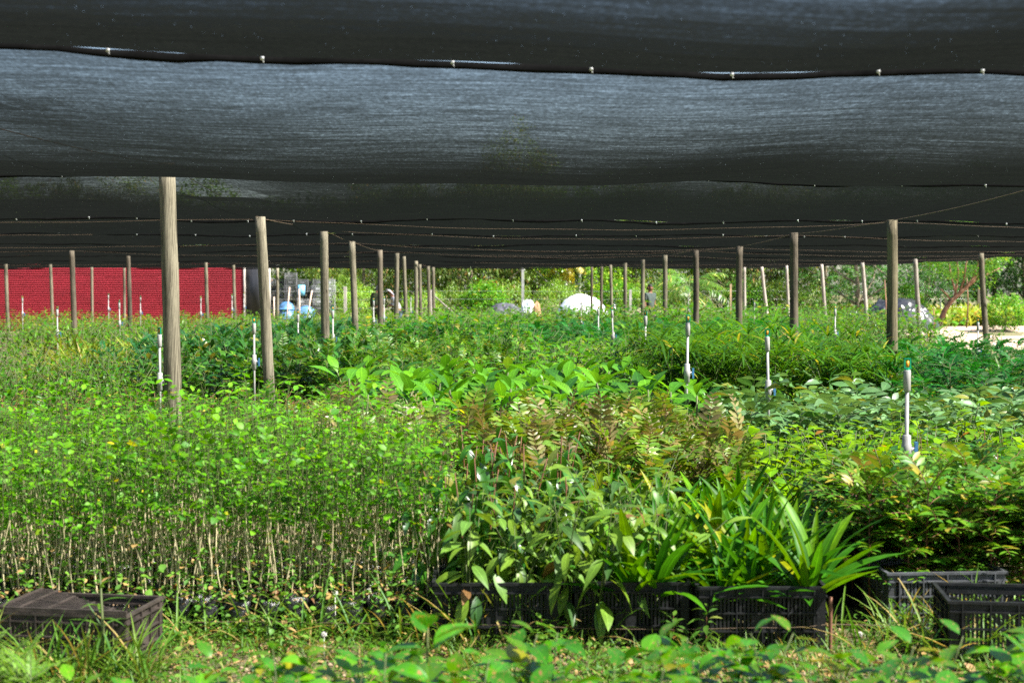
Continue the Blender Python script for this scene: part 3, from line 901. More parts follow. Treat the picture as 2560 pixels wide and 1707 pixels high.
# ================================================================== RED WALL
RED = plain('red_painted_sheet', (0.25, 0.025, 0.034), 0.5, var=0.18, scale=0.8, spec=0.3, stretch=(.4, 1, 1.5), col2=(0.36, 0.03, 0.045))
wall = empty('red_shed_wall', (-20, 57.5, 0))
tag(wall, 'long red wall of horizontal corrugated sheets behind the left poles', 'wall')
PITCHC = 0.089
def corr(x0, x1, z0, z1, y, name, mat, parent, amp=.034):
    n = int((z1 - z0) / PITCHC * 8)
    P = []
    for x in (x0, x1):
        for i in range(n + 1):
            z = z0 + (z1 - z0) * i / n
            P.append((x, y - amp * math.sin(2 * PI * z / PITCHC), z))
    g = Geo(); g.grid(P, 2, n + 1)
    # turn faces towards the camera side and give the sheet its thickness
    P2 = [(p[0], p[1] + .003, p[2]) for p in P]
    g.grid(P2, 2, n + 1)
    return g.obj(name, mat, parent)
x = -16.0
k = 0
while x < 9.2 - .01:
    w = 2.2
    for j, (z0, z1) in enumerate([(0.0, 1.13), (1.10, 2.23), (2.20, 3.33)]):
        corr(x, min(x + w, 9.2), z0, z1, -.004 * ((k + j) % 2), 'corrugated_sheet', RED, wall)
    g = Geo(); g.box(x - .03, x + .03, .03, .11, 0, 3.3); g.obj('stud', WOOD_D, wall)
    x += w - .03; k += 1
gs = Geo(); gs.box(9.25, 10.15, -.02, 0.02, 0, 3.2)
m_black = plain('black_plastic_sheet', (0.03, 0.03, 0.033), 0.45, var=.5, scale=1.5, stretch=(3, 1, .3), bump=.5)
gs.obj('black_plastic_panel', m_black, wall)
for xx in (9.2, 10.2):
    g = Geo(); g.box(xx - .04, xx + .04, -.06, .05, 0, 3.2); g.obj('door_post', WOOD_P, wall)
# small tiled roof far behind
roof = empty('tiled_roof_hut', at(655, 700, 80)); roof.location.z = 0
tag(roof, 'orange tiled roof corner peeping out above the stacked crates', 'hut')
ORT = plain('orange_roof_tile', (0.55, 0.17, 0.07), .8, var=.4, scale=6)
g = Geo(); g.box(-2, 0.3, 0, 3, 0, 2.3); g.obj('wall', plain('hut_wall', (0.35, 0.2, 0.15), .9), roof)
tl = Geo(); tl.tube([(0, 0, 0), (0, .5, .22)], [.09, .08], 6)
tm = tl.mesh('roof_tile', [ORT])
for i in range(12):
    for j in range(4):
        o = bpy.data.objects.new('roof_tile', tm); COL.objects.link(o); o.parent = roof; o.location = (-1.9 + i * .2, -.3 + j * .42, 2.32 + j * .19)

# ================================================================== CRATES
def crate_parts(L=.56, W=.38, H=.29, mat=CRATE, name='plastic_crate', slots=True):
    """open plastic crate: rim, corner posts, slotted side panels with ribs, slatted base"""
    root = empty(name)
    kids = []
    th = .004
    def wallgeo(length):
        g = Geo()
        nb = 3 if length < .45 else 4
        zs = [.012, H * .30, H * .58, H * .83]
        # ribs (horizontal) proud of the wall
        for z in zs: g.box(-length / 2 + .03, length / 2 - .03, -.012, .004, z, z + .007)
        g.box(-length / 2 + .03, length / 2 - .03, -.002, .002, 0, .02)
        g.box(-length / 2 + .03, length / 2 - .03, -.0025, .0025, H * .83, H - .01)
        # vertical ribs
        for i in range(nb + 1):
            x = -length / 2 + .05 + (length - .1) * i / nb
            g.box(x - .003, x + .003, -.013, .003, .002, H - .01)
        # slats between the slots
        n = int((length - .08) / .017)
        for i in range(n):
            x = -length / 2 + .042 + (length - .084) * i / (n - 1)
            g.box(x - .0052, x + .0052, -.0018, .0018, .02, H * .83)
        # closed patches
        g.box(-.045, .045, -.003, .003, H * .32, H * .56)
        g.box(-length / 2 + .035, -length / 2 + .05, -.003, .003, .01, H * .83); g.box(length / 2 - .05, length / 2 - .035, -.003, .003, .01, H * .83)
        return g
    lg, sg = wallgeo(L), wallgeo(W)
    lm = lg.mesh('side_panel', [mat], False); sm = sg.mesh('end_panel', [mat], False)
    for me, loc, rz, nm in ((lm, (0, -W / 2, 0), 0, 'side_panel'), (lm, (0, W / 2, 0), PI, 'side_panel'), (sm, (L / 2, 0, 0), PI / 2, 'end_panel'), (sm, (-L / 2, 0, 0), -PI / 2, 'end_panel')):
        o = bpy.data.objects.new(nm, me); COL.objects.link(o); o.parent = root; o.location = loc; o.rotation_euler = (0, 0, rz); kids.append((o, []))
    g = Geo()
    for (x0, x1, y0, y1) in ((-L/2-.012, L/2+.012, -W/2-.012, -W/2+.006), (-L/2-.012, L/2+.012, W/2-.006, W/2+.012), (-L/2-.012, -L/2+.006, -W/2+.006, W/2-.006), (L/2-.006, L/2+.012, -W/2+.006, W/2-.006)):
        g.box(x0, x1, y0, y1, H - .012, H)
    kids.append((g.obj('rim', mat, root, smooth=False), []))
    cg = Geo(); cg.box(-.03, .03, -.003, .003, 0, H - .012); cg.box(-.033, -.027, .0, .06, 0, H - .012)
    cg.box(-.034, .03, -.012, -.003, H * .58, H * .58 + .006); cg.box(-.034, .03, -.012, -.003, H * .83, H * .83 + .006)
    cm = cg.mesh('corner_post', [mat], False)
    for (x, y, rz) in ((-L/2+.03, -W/2, 0), (L/2, -W/2+.03, PI/2), (L/2-.03, W/2, PI), (-L/2, W/2-.03, -PI/2)):
        o = bpy.data.objects.new('corner_post', cm); COL.objects.link(o); o.parent = root; o.location = (x, y, 0); o.rotation_euler = (0, 0, rz); kids.append((o, []))
    g = Geo()
    for i in range(14):
        y = -W/2 + .01 + (W - .02) * i / 13
        g.box(-L/2, L/2, y - .006, y + .006, .004, .008)
    for i in range(4):
        x = -L/2 + .02 + (L - .04) * i / 3
        g.box(x - .006, x + .006, -W/2, W/2, .0085, .014)
    kids.append((g.obj('base_panel', mat, root, smooth=False), []))
    return root, kids
def put_crate(x, y, rz, lab, mat=CRATE, z=0, tilt=(0, 0), s=1.0, H=.29):
    root, kids = crate_parts(mat=mat, H=H)
    root.location = (x, y, z); root.rotation_euler = (tilt[0], tilt[1], rz); root.scale = (s, s, s)
    tag(root, lab, 'crate', 'plastic crates along the front of the beds')
    return root
CD = 6.55
put_crate(xat(1240, CD), CD, .02, 'black slotted crate right of the stem bed, under dark drooping leaves')
put_crate(xat(1562, CD) , CD + .02, -.02, 'black slotted crate between two others, under pale drooping leaves')
put_crate(xat(1893, CD - .1), CD - .08, .01, 'black slotted crate full of pleated strap leaved palms')
put_crate(xat(2330, 6.9), 6.85, .07, 'dusty grey crate holding pinnate leaved seedlings', CRATE_G, H=.28)
put_crate(xat(2530, 6.15), 6.15, -.12, 'empty black crate at the right edge with weeds inside')
put_crate(xat(2190, 7.35), 7.45, .35, 'black crate in deep shade behind the grey crate')
cl = put_crate(-1.86, 6.12, -.16, 'brown dusty crate standing open left in front of the stem bed', CRATE_B, H=.25)
# loose slatted panel lying across the brown crate
g = Geo()
lidroot = empty('slatted_panel', (-1.86, 6.12, .256), -.16)
tag(lidroot, 'broken slatted crate bottom lying across the left half of the brown crate', 'crate panel')
def tri_clip(y):   # the panel covers the left/front half up to the diagonal
    t = (y + .19) / .38
    return -.285, .285 - .52 * t
sl = 15
for i in range(sl):
    y = -.19 + .38 * i / (sl - 1)
    x0, x1 = tri_clip(y)
    if x1 - x0 < .03: continue
    gg = Geo(); gg.box(x0, x1, y - .0048, y + .0048, 0, .008)
    gg.obj('slat', CRATE_B, lidroot, smooth=False)
for x in (-.2, -.07, .07, .2):
    ytop = -.19 + .38 * min(1, (.285 - x) / .52)
    g.box(x - .004, x + .004, -.192, ytop, .006, .012)
g.box(-.29, .29, -.2, -.19, -.004, .014); g.box(-.292, -.282, -.19, .19, -.004, .014)
g.obj('cross_bar', CRATE_B, lidroot, smooth=False)

# stacks of crates far behind, at the end of the red wall
def small_crate(mat):
    g = Geo(); L_, W_, H_ = .55, .36, .31
    for (a0, a1, yy, rz) in ((-L_/2, L_/2, -W_/2, 0), (-L_/2, L_/2, W_/2, 0)):
        for z in (0, .1, .2, .29): g.box(a0, a1, yy - .008, yy + .008, z, z + .018)
        for i in range(7):
            x = a0 + (a1 - a0) * i / 6
            g.box(x - .009, x + .009, yy - .006, yy + .006, 0, .3)
        g.box(-.09, .09, yy - .007, yy + .007, .1, .2)
    for xx in (-L_/2, L_/2):
        for z in (0, .1, .2, .29): g.box(xx - .008, xx + .008, -W_/2, W_/2, z, z + .018)
        for i in range(5):
            y = -W_/2 + W_ * i / 4
            g.box(xx - .006, xx + .006, y - .009, y + .009, 0, .3)
    g.box(-L_/2, L_/2, -W_/2, W_/2, 0, .01)
    return g.mesh('stacked_crate', [mat], False)
SCM = [small_crate(CRATE_F), small_crate(CRATE_L), small_crate(CRATE)]
DS = 69.0
cols = [(676, 7, 0), (703, 7, 0), (731, 8, -.5), (757, 7, 0), (771, 7, .3), (797, 7, 0), (823, 7, 0)]
ordn = ['first', 'second', 'third', 'fourth', 'fifth', 'sixth', 'seventh', 'eighth']
for c, (px_, n, dy) in enumerate(cols):
    for k in range(n):
        o = bpy.data.objects.new('stacked_crate', SCM[R.choice([0, 0, 1, 2])] if c < 6 else SCM[1]); COL.objects.link(o)
        o.location = (xat(px_, DS) + R.uniform(-.03, .03), DS + dy, .31 * k + .01 * (k > 0)); o.rotation_euler = (0, 0, R.uniform(-.05, .05))
        pos = 'top' if k == n - 1 else ('bottom' if k == 0 else ordn[k])
        tag(o, 'weathered open crate, %s %s of the %s stack beside the red wall' % (pos, 'one' if pos in ('top', 'bottom') else 'from the ground', ordn[c]), 'crate', 'empty crates stacked beside the red wall')
g = Geo(); g.tube([(0, 0, 0), (0, 0, .5)], [.17, .17], 14)
o = g.obj('blue_bucket', plain('light_blue_plastic', (0.2, 0.55, 0.8), .4)); o.location = (xat(756, 68.6), 68.3, 1.4); tag(o, 'light blue striped bag hanging on the crate stack', 'bag')

# blue tubs in front of the stacks
def tub(px_, d, w, lab, z=.95):
    root = empty('blue_tub', (xat(px_, d), d, 0)); tag(root, lab, 'tub', 'blue tubs before the crate stacks')
    g = Geo()
    prof = [(0.0, .0), (w * .42, 0), (w * .47, .3), (w * .5, z * .7)]
    for i in range(5):
        a = i / 4 * PI / 2; prof.append((w * .5 * math.cos(a) , z * .7 + .3 * math.sin(a)))
    P = []
    for (rr_, zz) in prof:
        for k in range(24):
            an = 2 * PI * k / 24; P.append((rr_ * math.cos(an), rr_ * math.sin(an) * .8, zz))
    idx = np.arange(len(prof) * 24).reshape(len(prof), 24)
    q = []
    for i in range(len(prof) - 1):
        for k in range(24): q.append((idx[i, k], idx[i, (k + 1) % 24], idx[i + 1, (k + 1) % 24], idx[i + 1, k]))
    g.add(P, [np.array(q)]); g.obj('cover', plain('pale_blue_cover', (0.09, 0.20, 0.36), .4, var=.5, scale=4, bump=.6), root)
    g = Geo(); pts = [(w * .51 * math.cos(2 * PI * k / 24), w * .41 * math.sin(2 * PI * k / 24), z * .7) for k in range(25)]
    g.tube(pts, [.03] * 25, 6); g.obj('rim', BLUE, root)
    g = Geo(); pts = [(w * .5 * math.cos(PI * k / 16), -.02, z * .7 + .3 * math.sin(PI * k / 16)) for k in range(17)]
    g.tube(pts, [.028] * 17, 6); g.obj('hoop', BLUE, root)
tub(716, 60, .62, 'blue tub with a pale cover, left of the pinkish stakes', 1.2)
tub(765, 60, .72, 'lower blue tub with a pale cover, right of the middle stake', .95)
for (a, b_, lab) in [((724, 718), (719, 770), 'pinkish stake leaning over the left blue tub'), ((748, 722), (749, 775), 'upright pinkish stake between the two blue tubs'), ((780, 726), (773, 765), 'pinkish stake leaning over the right blue tub'), ((685, 742), (685, 765), 'short pale stake left of the blue tubs')]:
    pa, pb = at(a[0], a[1], 57), at(b_[0], b_[1], 57)
    v = (pb - pa); pb = pa + v * (pa.z / -v.z) if v.z < 0 else pb
    g = Geo(); g.tube([(pb.x - pb.x, 0, -.05), (pa.x - pb.x, 0, pa.z)], [.032, .028], 7)
    o = g.obj('stake', plain('pinkish_wood', (0.5, 0.38, 0.3), .85)); o.location = (pb.x, 57, 0); tag(o, lab, 'stake', 'stakes before the crate stacks')

# ================================================================== SPRINKLERS
def sprinkler(tx, ty, bx, d, lab, rough=False, hd=1, twist=0.0):
    """tx,ty = top of the white pipe in the photo; a riser with ball valve and a green sprinkler head"""
    top = at(tx, ty, d)
    yb = 728 + 1.6 * F / d
    k = bx
    base = (top.x + k, d)
    Hh = top.z
    root = empty('sprinkler_riser', (base[0], d, 0), 0)
    tag(root, lab, 'sprinkler', 'irrigation risers standing among the beds')
    def P(z): return (-k * z / Hh, 0, z)
    g = Geo(); g.tube([P(0), P(Hh * .5), P(Hh - .1)], [.0115] * 3, 12); g.obj('pipe', PVC, root)
    g = Geo(); g.tube([P(Hh - .12), P(Hh - .115), P(Hh - .005), P(Hh)], [.017, .021, .021, .018], 12); g.obj('top_socket', PVC, root)
    zv = Hh - .45
    va = empty('valve', P(zv)); va.parent = root
    g = Geo(); g.tube([(0, 0, -.085), (0, 0, -.08), (0, 0, -.035), (0, 0, -.03), (0, 0, .03), (0, 0, .035), (0, 0, .08), (0, 0, .085)], [.018, .025, .025, .029, .029, .025, .025, .018], 12)
    g.tube([(.01, 0, 0), (.045, 0, 0)], [.018, .018], 10); g.obj('valve_body', PVC, va)
    g = Geo(); g.box(.046, .062, -.014, .014, -.045, .045); g.box(.04, .05, -.02, .02, -.012, .012); g.obj('handle', BLUE, va, smooth=False)
    hh = empty('sprinkler_head', (-k, 0, Hh)); hh.parent = root; hh.rotation_euler = (0, 0, twist)
    g = Geo(); g.tube([(0, 0, 0), (0, 0, .012)], [.017, .012], 8); g.box(-.021, -.012, -.006, .006, .01, .065); g.box(.012, .021, -.006, .006, .01, .065); g.box(-.021, .021, -.006, .006, .060, .068); g.box(-.021, .021, -.009, .009, .008, .016)
    g.obj('frame', GREENP, hh, smooth=False)
    g = Geo(); g.tube([(0, 0, .016), (0, 0, .04), (.006, 0, .052)], [.010, .011, .006], 8); g.obj('nozzle', ORANGE, hh)
SPR = [
 (2268, 925, .0, 8.0, 'white riser with blue valve, nearest sprinkler, before the thick brown pole'),
 (1918, 842, .03, 12.0, 'white riser with blue valve between the sedge bed and the dark pole'),
 (1720, 806, -.02, 12.6, 'tall white riser at the left edge of the sedge bed'),
 (1614, 790, -.01, 17.5, 'white riser behind the ribbed leaf bed, left of the sedges'),
 (635, 808, .0, 16.5, 'white riser beside the leaning second pole of the left row'),
 (399, 836, .0, 13.6, 'sprinkler riser half hidden behind the thickest pole'),
 (1530, 776, .05, 24, 'slightly tilted white riser at the right end of the white mound'),
 (1496, 773, .0, 27, 'thin white riser before the right part of the white mound'),
 (1453, 762, .0, 34, 'small white riser before the left part of the white mound'),
 (832, 776, .0, 22, 'white riser between the third and fourth left poles'),
 (745, 786, .0, 23, 'white riser with green head between the second and third left poles'),
 (934, 752, .0, 31, 'thin white riser left of the dark edged pole'),
 (960, 747, .0, 32, 'thin white riser right of the dark edged pole'),
 (1027, 744, .0, 45, 'faint white riser beside the mossy pole'),
 (298, 757, .02, 30, 'white riser left of the brown pole with dry grass'),
 (143, 774, .0, 26, 'white riser left of the sturdy brown pole'),
 (56, 746, .0, 40, 'small white riser before the dark patch of the red wall'),
 (271, 738, .0, 45, 'thin white riser casting a shadow in the middle of the red wall'),
 (351, 744, .0, 42, 'thin white riser right of the brown pole before the red wall'),
 (502, 746, .0, 40, 'thin white riser before the right half of the red wall'),
 (580, 740, .0, 46, 'small white riser near the thin pole by the black panel'),
 (610, 735, .0, 48, 'small pale riser in front of the black plastic panel'),
 (2088, 773, .0, 26, 'white riser among the bright areca palms'),
 (2445, 806, .0, 22, 'white riser before the dirt path, beside the tilted yellowish pole'),
 (1886, 757, .0, 38, 'thin white riser right of the dark brown pole'),
 (1820, 752, .0, 46, 'thin white riser right of the palm tree'),
 (1721, 744, .0, 52, 'short white riser under the palm tree'),
]
for i, (tx, ty, k, d, lab) in enumerate(SPR):
    sprinkler(tx, ty, k, d, lab, twist=R.uniform(-.8, .8))
# ================================================================== TARPS, MOUNDS, FENCE
def mound(name, x, y, w, dp, h, mat, lab, cat, seed=0, wr=.06, flat=.5, px=1.0):
    n = 46; P = []
    for i in range(n):
        for j in range(n):
            u = -1 + 2 * i / (n - 1); v = -1 + 2 * j / (n - 1)
            rr = max(abs(u), abs(v)); L_ = math.hypot(u, v) or 1
            uu, vv = u * rr / L_, v * rr / L_          # square grid onto a disc
            prof = max(0.0, 1 - rr ** 2.2) ** flat
            k = 1 + .12 * fbm(u + seed, v, 1.2)
            z = h * prof * k
            z += wr * (1 - rr) * abs(fbm(uu * 2 + seed, vv * 2, 2.0, 3)) + wr * .5 * fbm(uu * 6 + seed, vv * 6, 1.0, 7) * (rr < .98)
            P.append((uu * w / 2 * k, vv * dp / 2 * k, max(z, -.02) if rr < .99 else -.03))
    g = Geo(); g.grid(P, n, n)
    o = g.obj(name, mat); o.location = (x, y, 0); tag(o, lab, cat); return o
WT = plain('white_tarp', (0.80, 0.81, 0.82), .5, var=.06, scale=2)
GT = plain('grey_tarp', (0.06, 0.06, 0.072), .5, var=.4, scale=1.5, bump=.4)
BT = plain('black_shiny_plastic', (0.025, 0.025, 0.028), .22, var=.5, scale=2, spec=.8, bump=.8)
mound('white_tarp_mound', xat(1458, 59), 59, 2.5, 2.0, 1.50, WT, 'large mound covered by a blazing white tarp', 'tarp', 1, .05, .75)
mound('grey_tarp_pile', xat(1262, 60), 60, 1.7, 1.4, 1.02, GT, 'low pile under a wrinkled grey tarp left of the white mound', 'tarp', 5, .08, .3)
mound('white_bag_pile', xat(1322, 61), 61, .75, 1.0, 1.17, WT, 'pale low sack between the grey tarp and the white mound', 'sack', 8, .05, .25)
mound('earth_lump', xat(1341, 60.5), 60.3, .45, .5, 1.13, plain('red_clay', (0.36, 0.18, 0.10), .9, scale=8), 'reddish lump of clay on the pale sack', 'clay', 9, .06)
mound('black_plastic_heap', xat(2245, 58), 58, 3.4, 2.4, 1.22, BT, 'heap covered with shiny wrinkled black plastic under the trees', 'tarp', 12, .22, .6)
mound('black_plastic_heap', xat(2130, 57), 57, 1.2, 1.2, .75, BT, 'smaller lump of grey black plastic left of the shiny heap', 'tarp', 17, .12, .6)
mound('black_sack', xat(1537, 58.5), 58.5, .35, .5, 1.05, BT, 'small black sack at the right foot of the white mound', 'sack', 19, .1)
def post(px_, ytop, d, w, lab, mat=WOOD_P, lean=0.0, h=None):
    t = at(px_, ytop, d); g = Geo(); hh = h or t.z
    g.box(-w / 2, w / 2, -w / 2, w / 2, -.1, hh, M=None)
    g.v[0][4:, 0] += lean
    o = g.obj('fence_post', mat, smooth=False); o.location = (t.x, d, 0); tag(o, lab, 'post', 'posts of the wire fence before the trees'); return o
CONC = plain('concrete', (0.32, 0.31, 0.29), .9, var=.3, scale=6)
post(1307, 640, 66, .12, 'tall pale concrete post among the trees left of the white mound', CONC, h=3.4)
post(1576, 724, 64, .11, 'short whitish fence post left of the man in a green shirt', CONC)
post(863, 716, 64, .12, 'grey fence post beside the fourth left pole', WOOD_P)
post(1078, 724, 56, .07, 'short grey stake between the last two left poles', WOOD_P)
post(1827, 710, 60, .07, 'brownish short post right of the palm tree', plain('tan_post', (0.45, 0.3, 0.18), .8))
post(2364, 745, 66, .08, 'dark fence post behind the reddish leaning tree', WOOD_D)
post(2447, 720, 70, .12, 'dark stout fence post beyond the tilted yellowish pole', WOOD_D)
post(2352, 720, 67, .05, 'thin white post behind the leaves left of the leaning tree', CONC)
GALV = plain('galvanised_wire', (0.5, 0.5, 0.5), .4, metal=.6)
for z, lab in ((.85, 'lower strand of fence wire before the trees'), (1.25, 'middle strand of fence wire before the trees'), (1.62, 'upper strand of fence wire before the trees')):
    wire([(-12, 64, z), (-2, 65, z), (6, 64.5, z), (10, 65, z), (22, 68, z)], .004, 'fence_wire', lab, GALV, 'fence wires before the trees', .03)
# leaning plank
pa, pb = at(1086, 740, 53), at(1118, 768, 53)
g = Geo(); v = pb - pa
M_ = np.array(Matrix.Translation(pa) @ v.to_track_quat('X', 'Z').to_matrix().to_4x4())
g.box(0, v.length * 1.9, -.06, .06, -.025, .025, M=M_)
tag(g.obj('wooden_plank', WOOD_P), 'grey plank leaning down from the last pole of the left row', 'plank')

# ================================================================== TREES
def crown(r, rx, rz, zc, clumps, per, lsize, style, mat_i=1):
    """leaves in clumps spread through an uneven volume"""
    g = Geo()
    D = {'A': blade(1, .24, 3, .15, .35, .9), 'B': blade(1, .55, 3, .1, .25), 'C': blade(1, .32, 3, .1, .1), 'F': diamond(1, .3)}[style]
    for c in range(clumps):
        th = r.uniform(0, 2 * PI); ct = r.uniform(-.95, 1); stn = math.sqrt(1 - ct * ct)
        rad_ = (r.uniform(.35, 1.0) ** .45)
        bump_ = 1 + .30 * fbm(math.cos(th) * stn * 1.7 + zc, math.sin(th) * stn * 1.7, 1.0, ct * 1.7)
        C = np.array((rx * rad_ * bump_ * stn * math.cos(th), rx * rad_ * bump_ * stn * math.sin(th), zc + rz * rad_ * bump_ * ct))
        if C[2] < .25: C[2] = r.uniform(.2, .6)
        a0 = math.atan2(-C[0], C[1])
        for k in range(per):
            if style in 'AB':
                yaw = a0 + r.uniform(-2.2, 2.2)
                pitch = r.uniform(-1.25, -.1) if style == 'A' else r.uniform(-.7, .6)
                q = C + np.array((r.gauss(0, .14), r.gauss(0, .14), r.gauss(0, .11)))
            elif style == 'C':
                yaw = a0 + r.uniform(-1.8, 1.8); pitch = r.uniform(-.8, .5)
                q = C + np.array((r.gauss(0, .2), r.gauss(0, .2), r.gauss(0, .10)))
            else:
                t = k / per; yy = a0 + (c % 7 - 3) * .35
                q = C + np.array((-math.sin(yy), math.cos(yy), -.5 * t)) * t * .8 + np.array((r.gauss(0, .02), r.gauss(0, .02), r.gauss(0, .02)))
                yaw = yy + (1.3 if k % 2 else -1.3); pitch = r.uniform(-.4, .1)
            s = lsize * r.uniform(.65, 1.2)
            g.add(D[0], D[1], 0, T(*q) @ RZ(yaw) @ RX(pitch) @ RY(r.uniform(-.5, .5)) @ SC(s), D[2])
    return g
def trunk(r, h, r0, limbs, spread, base=0.0):
    g = Geo()
    pts = [(0, 0, -.1)]
    x = y = 0
    for i in range(1, 7):
        x += r.uniform(-.1, .1); y += r.uniform(-.1, .1); pts.append((x, y, h * i / 6))
    g.tube(pts, [r0 * (1 - .75 * i / 6) for i in range(7)], 8)
    for l in range(limbs):
        i = r.randrange(1, 5); p = np.array(pts[i], float); a = r.uniform(0, 6.28); q = [p]
        for k in range(4):
            p = p + np.array((math.cos(a) * spread * .28, math.sin(a) * spread * .28, h * r.uniform(.07, .13))); a += r.uniform(-.4, .4); q.append(p)
        g.tube(q, [r0 * .45 * (1 - .75 * k / 4) for k in range(5)], 6)
    return g
rt = random.Random(5)
TREES = {}
def tree_kind(key, mat, bark, **kw):
    vs = []
    for v in range(kw.pop('nv', 2)):
        r = random.Random(hash(key) % 1000 if False else sum(map(ord, key)) * 7 + v)
        cg = crown(r, kw['rx'], kw['rz'], kw['zc'], kw['cl'], kw['per'], kw['ls'], kw['st'])
        tg = trunk(r, kw['zc'] + kw['rz'] * .6, kw.get('r0', .12), kw.get('limbs', 7), kw['rx'])
        vs.append((cg.mesh('crown', [mat]), tg.mesh('trunk', [bark])))
    TREES[key] = vs
tree_kind('mango', LM['treeA'], BARK, rx=3.0, rz=3.3, zc=3.7, cl=560, per=24, ls=.25, st='A')
tree_kind('light', LM['treeB'], BARK_W, rx=2.7, rz=3.2, zc=3.5, cl=520, per=22, ls=.17, st='B')
tree_kind('feathery', LM['treeC'], BARK, rx=2.9, rz=3.2, zc=3.6, cl=460, per=30, ls=.17, st='F')
tree_kind('slender', LM['treeA'], BARK, rx=2.4, rz=3.4, zc=3.9, cl=560, per=22, ls=.17, st='C')
tree_kind('fine', LM['treeC'], BARK, rx=2.6, rz=3.4, zc=3.9, cl=560, per=24, ls=.19, st='C')
tree_kind('bush', LM['treeB'], BARK, rx=1.3, rz=1.2, zc=1.2, cl=240, per=16, ls=.15, st='A', r0=.05)
tree_kind('darkbush', LM['shrub'], BARK, rx=1.3, rz=1.2, zc=1.2, cl=240, per=16, ls=.16, st='B', r0=.05)
def tree(key, px_, d, s, lab, cat='tree', sz=1.0, group='trees beyond the nursery', name=None):
    v = TREES[key][R.randrange(len(TREES[key]))]
    root = empty(name or {'bush': 'bush', 'darkbush': 'bush'}.get(key, key + '_tree'), (xat(px_, d), d, 0), R.uniform(0, 6.28))
    root.scale = (s, s, s * sz)
    tag(root, lab, cat, group)
    for me, nm in ((v[0], 'crown'), (v[1], 'trunk')):
        o = bpy.data.objects.new(nm, me); COL.objects.link(o); o.parent = root
BG = [
 ('light', 20, 74, 1.1, 'leafy tree showing through the net above the left end of the red wall'),
 ('mango', 190, 78, 1.1, 'tree showing through the net above the dark patch of the red wall'),
 ('slender', 350, 76, 1.1, 'tree showing through the net above the middle of the red wall'),
 ('light', 520, 77, 1.15, 'tree showing through the net above the right half of the red wall'),
 ('light', 700, 80, 1.0, 'bright green tree rising behind the left crate stacks'),
 ('light', 820, 79, .95, 'bright green tree behind the right end of the crate stacks'),
 ('mango', 905, 74, 1.0, 'tree behind the person in camouflage'),
 ('slender', 985, 78, 1.05, 'pale leaved tree behind the person in a white shirt'),
 ('mango', 1080, 72, 1.0, 'mango tree with drooping leaves behind the last left poles'),
 ('mango', 1180, 70, 1.0, 'mango tree with orange young leaves behind the leaning plank'),
 ('mango', 1255, 75, 1.15, 'mango tree behind the grey tarp pile'),
 ('slender', 1330, 73, 1.0, 'pale fine leaved tree beside the tall concrete post'),
 ('light', 1440, 72, 1.0, 'round leaved tree directly behind the white mound'),
 ('light', 1505, 76, 1.1, 'light green tree behind the nearly black pole'),
 ('slender', 1575, 74, 1.05, 'dense tree left of the man in a green shirt'),
 ('light', 1650, 76, 1.0, 'light green tree behind the man in a green shirt'),
 ('feathery', 1720, 82, 1.1, 'dark tree behind the palm tree'),
 ('slender', 1810, 76, 1.0, 'pale willow like tree right of the palm tree'),
 ('mango', 1890, 73, 1.0, 'tree with narrow hanging leaves behind the pale tilted pole'),
 ('slender', 1970, 75, 1.05, 'tree with narrow pale leaves above the areca palms'),
 ('slender', 2060, 73, 1.0, 'yellow green tree between the areca palms and the dark feathery tree'),
 ('feathery', 2150, 66, 1.05, 'dark feathery tree over the black plastic heap, behind the thick brown pole'),
 ('feathery', 2235, 68, 1.1, 'dark feathery tree right of the thick brown pole'),
 ('feathery', 2310, 74, 1.1, 'deep green feathery tree behind the grey tilted pole'),
 ('fine', 2400, 76, 1.1, 'fine leaved tree behind the reddish leaning trunk'),
 ('fine', 2480, 80, 1.15, 'greyish fine leaved tree behind the tilted yellowish pole'),
 ('feathery', 2570, 78, 1.15, 'dark tree at the right edge of the picture'),
 ('fine', 2680, 76, 1.1, 'tree just outside the right edge'),
 ('mango', -120, 76, 1.1, 'tree just outside the left edge'),
]
for (k, px_, d, s, lab) in BG: tree(k, px_, d, s, lab)
BUSH = [
 ('bush', 855, 70, 1.0, 'bright bush at the foot of the trees beside the crate stacks'), ('bush', 900, 68, .8, 'pale bush left of the person in camouflage'),
 ('bush', 1060, 66, .75, 'low bush behind the thin poles of the left row'), ('bush', 1130, 67, .8, 'low bush with hanging leaves behind the plank'),
 ('darkbush', 1215, 66, .85, 'dense bush behind the grey tarp pile'), ('bush', 1270, 68, .9, 'pale bush at the foot of the tall concrete post'),
 ('bush', 1395, 66, .9, 'round bush at the left shoulder of the white mound'), ('darkbush', 1540, 68, .9, 'darker bush right of the white mound'),
 ('bush', 1600, 67, .85, 'bush behind the short whitish fence post'), ('bush', 1660, 66, .85, 'sunny bush right of the man in a green shirt'),
 ('darkbush', 1860, 66, .9, 'bush beside the brownish short post'), ('bush', 1945, 67, .9, 'pale bush behind the pale tilted poles'),
 ('bush', 2030, 66, .8, 'bush right of the areca palms'), ('darkbush', 2515, 56, .62, 'round green shrub standing alone by the dirt path at the right edge'),
 ('darkbush', 2260, 62, .8, 'broad leaved bush behind the black plastic heap'),
]
for (k, px_, d, s, lab) in BUSH: tree(k, px_, d, s, lab, 'bush', group='bushes at the foot of the trees')

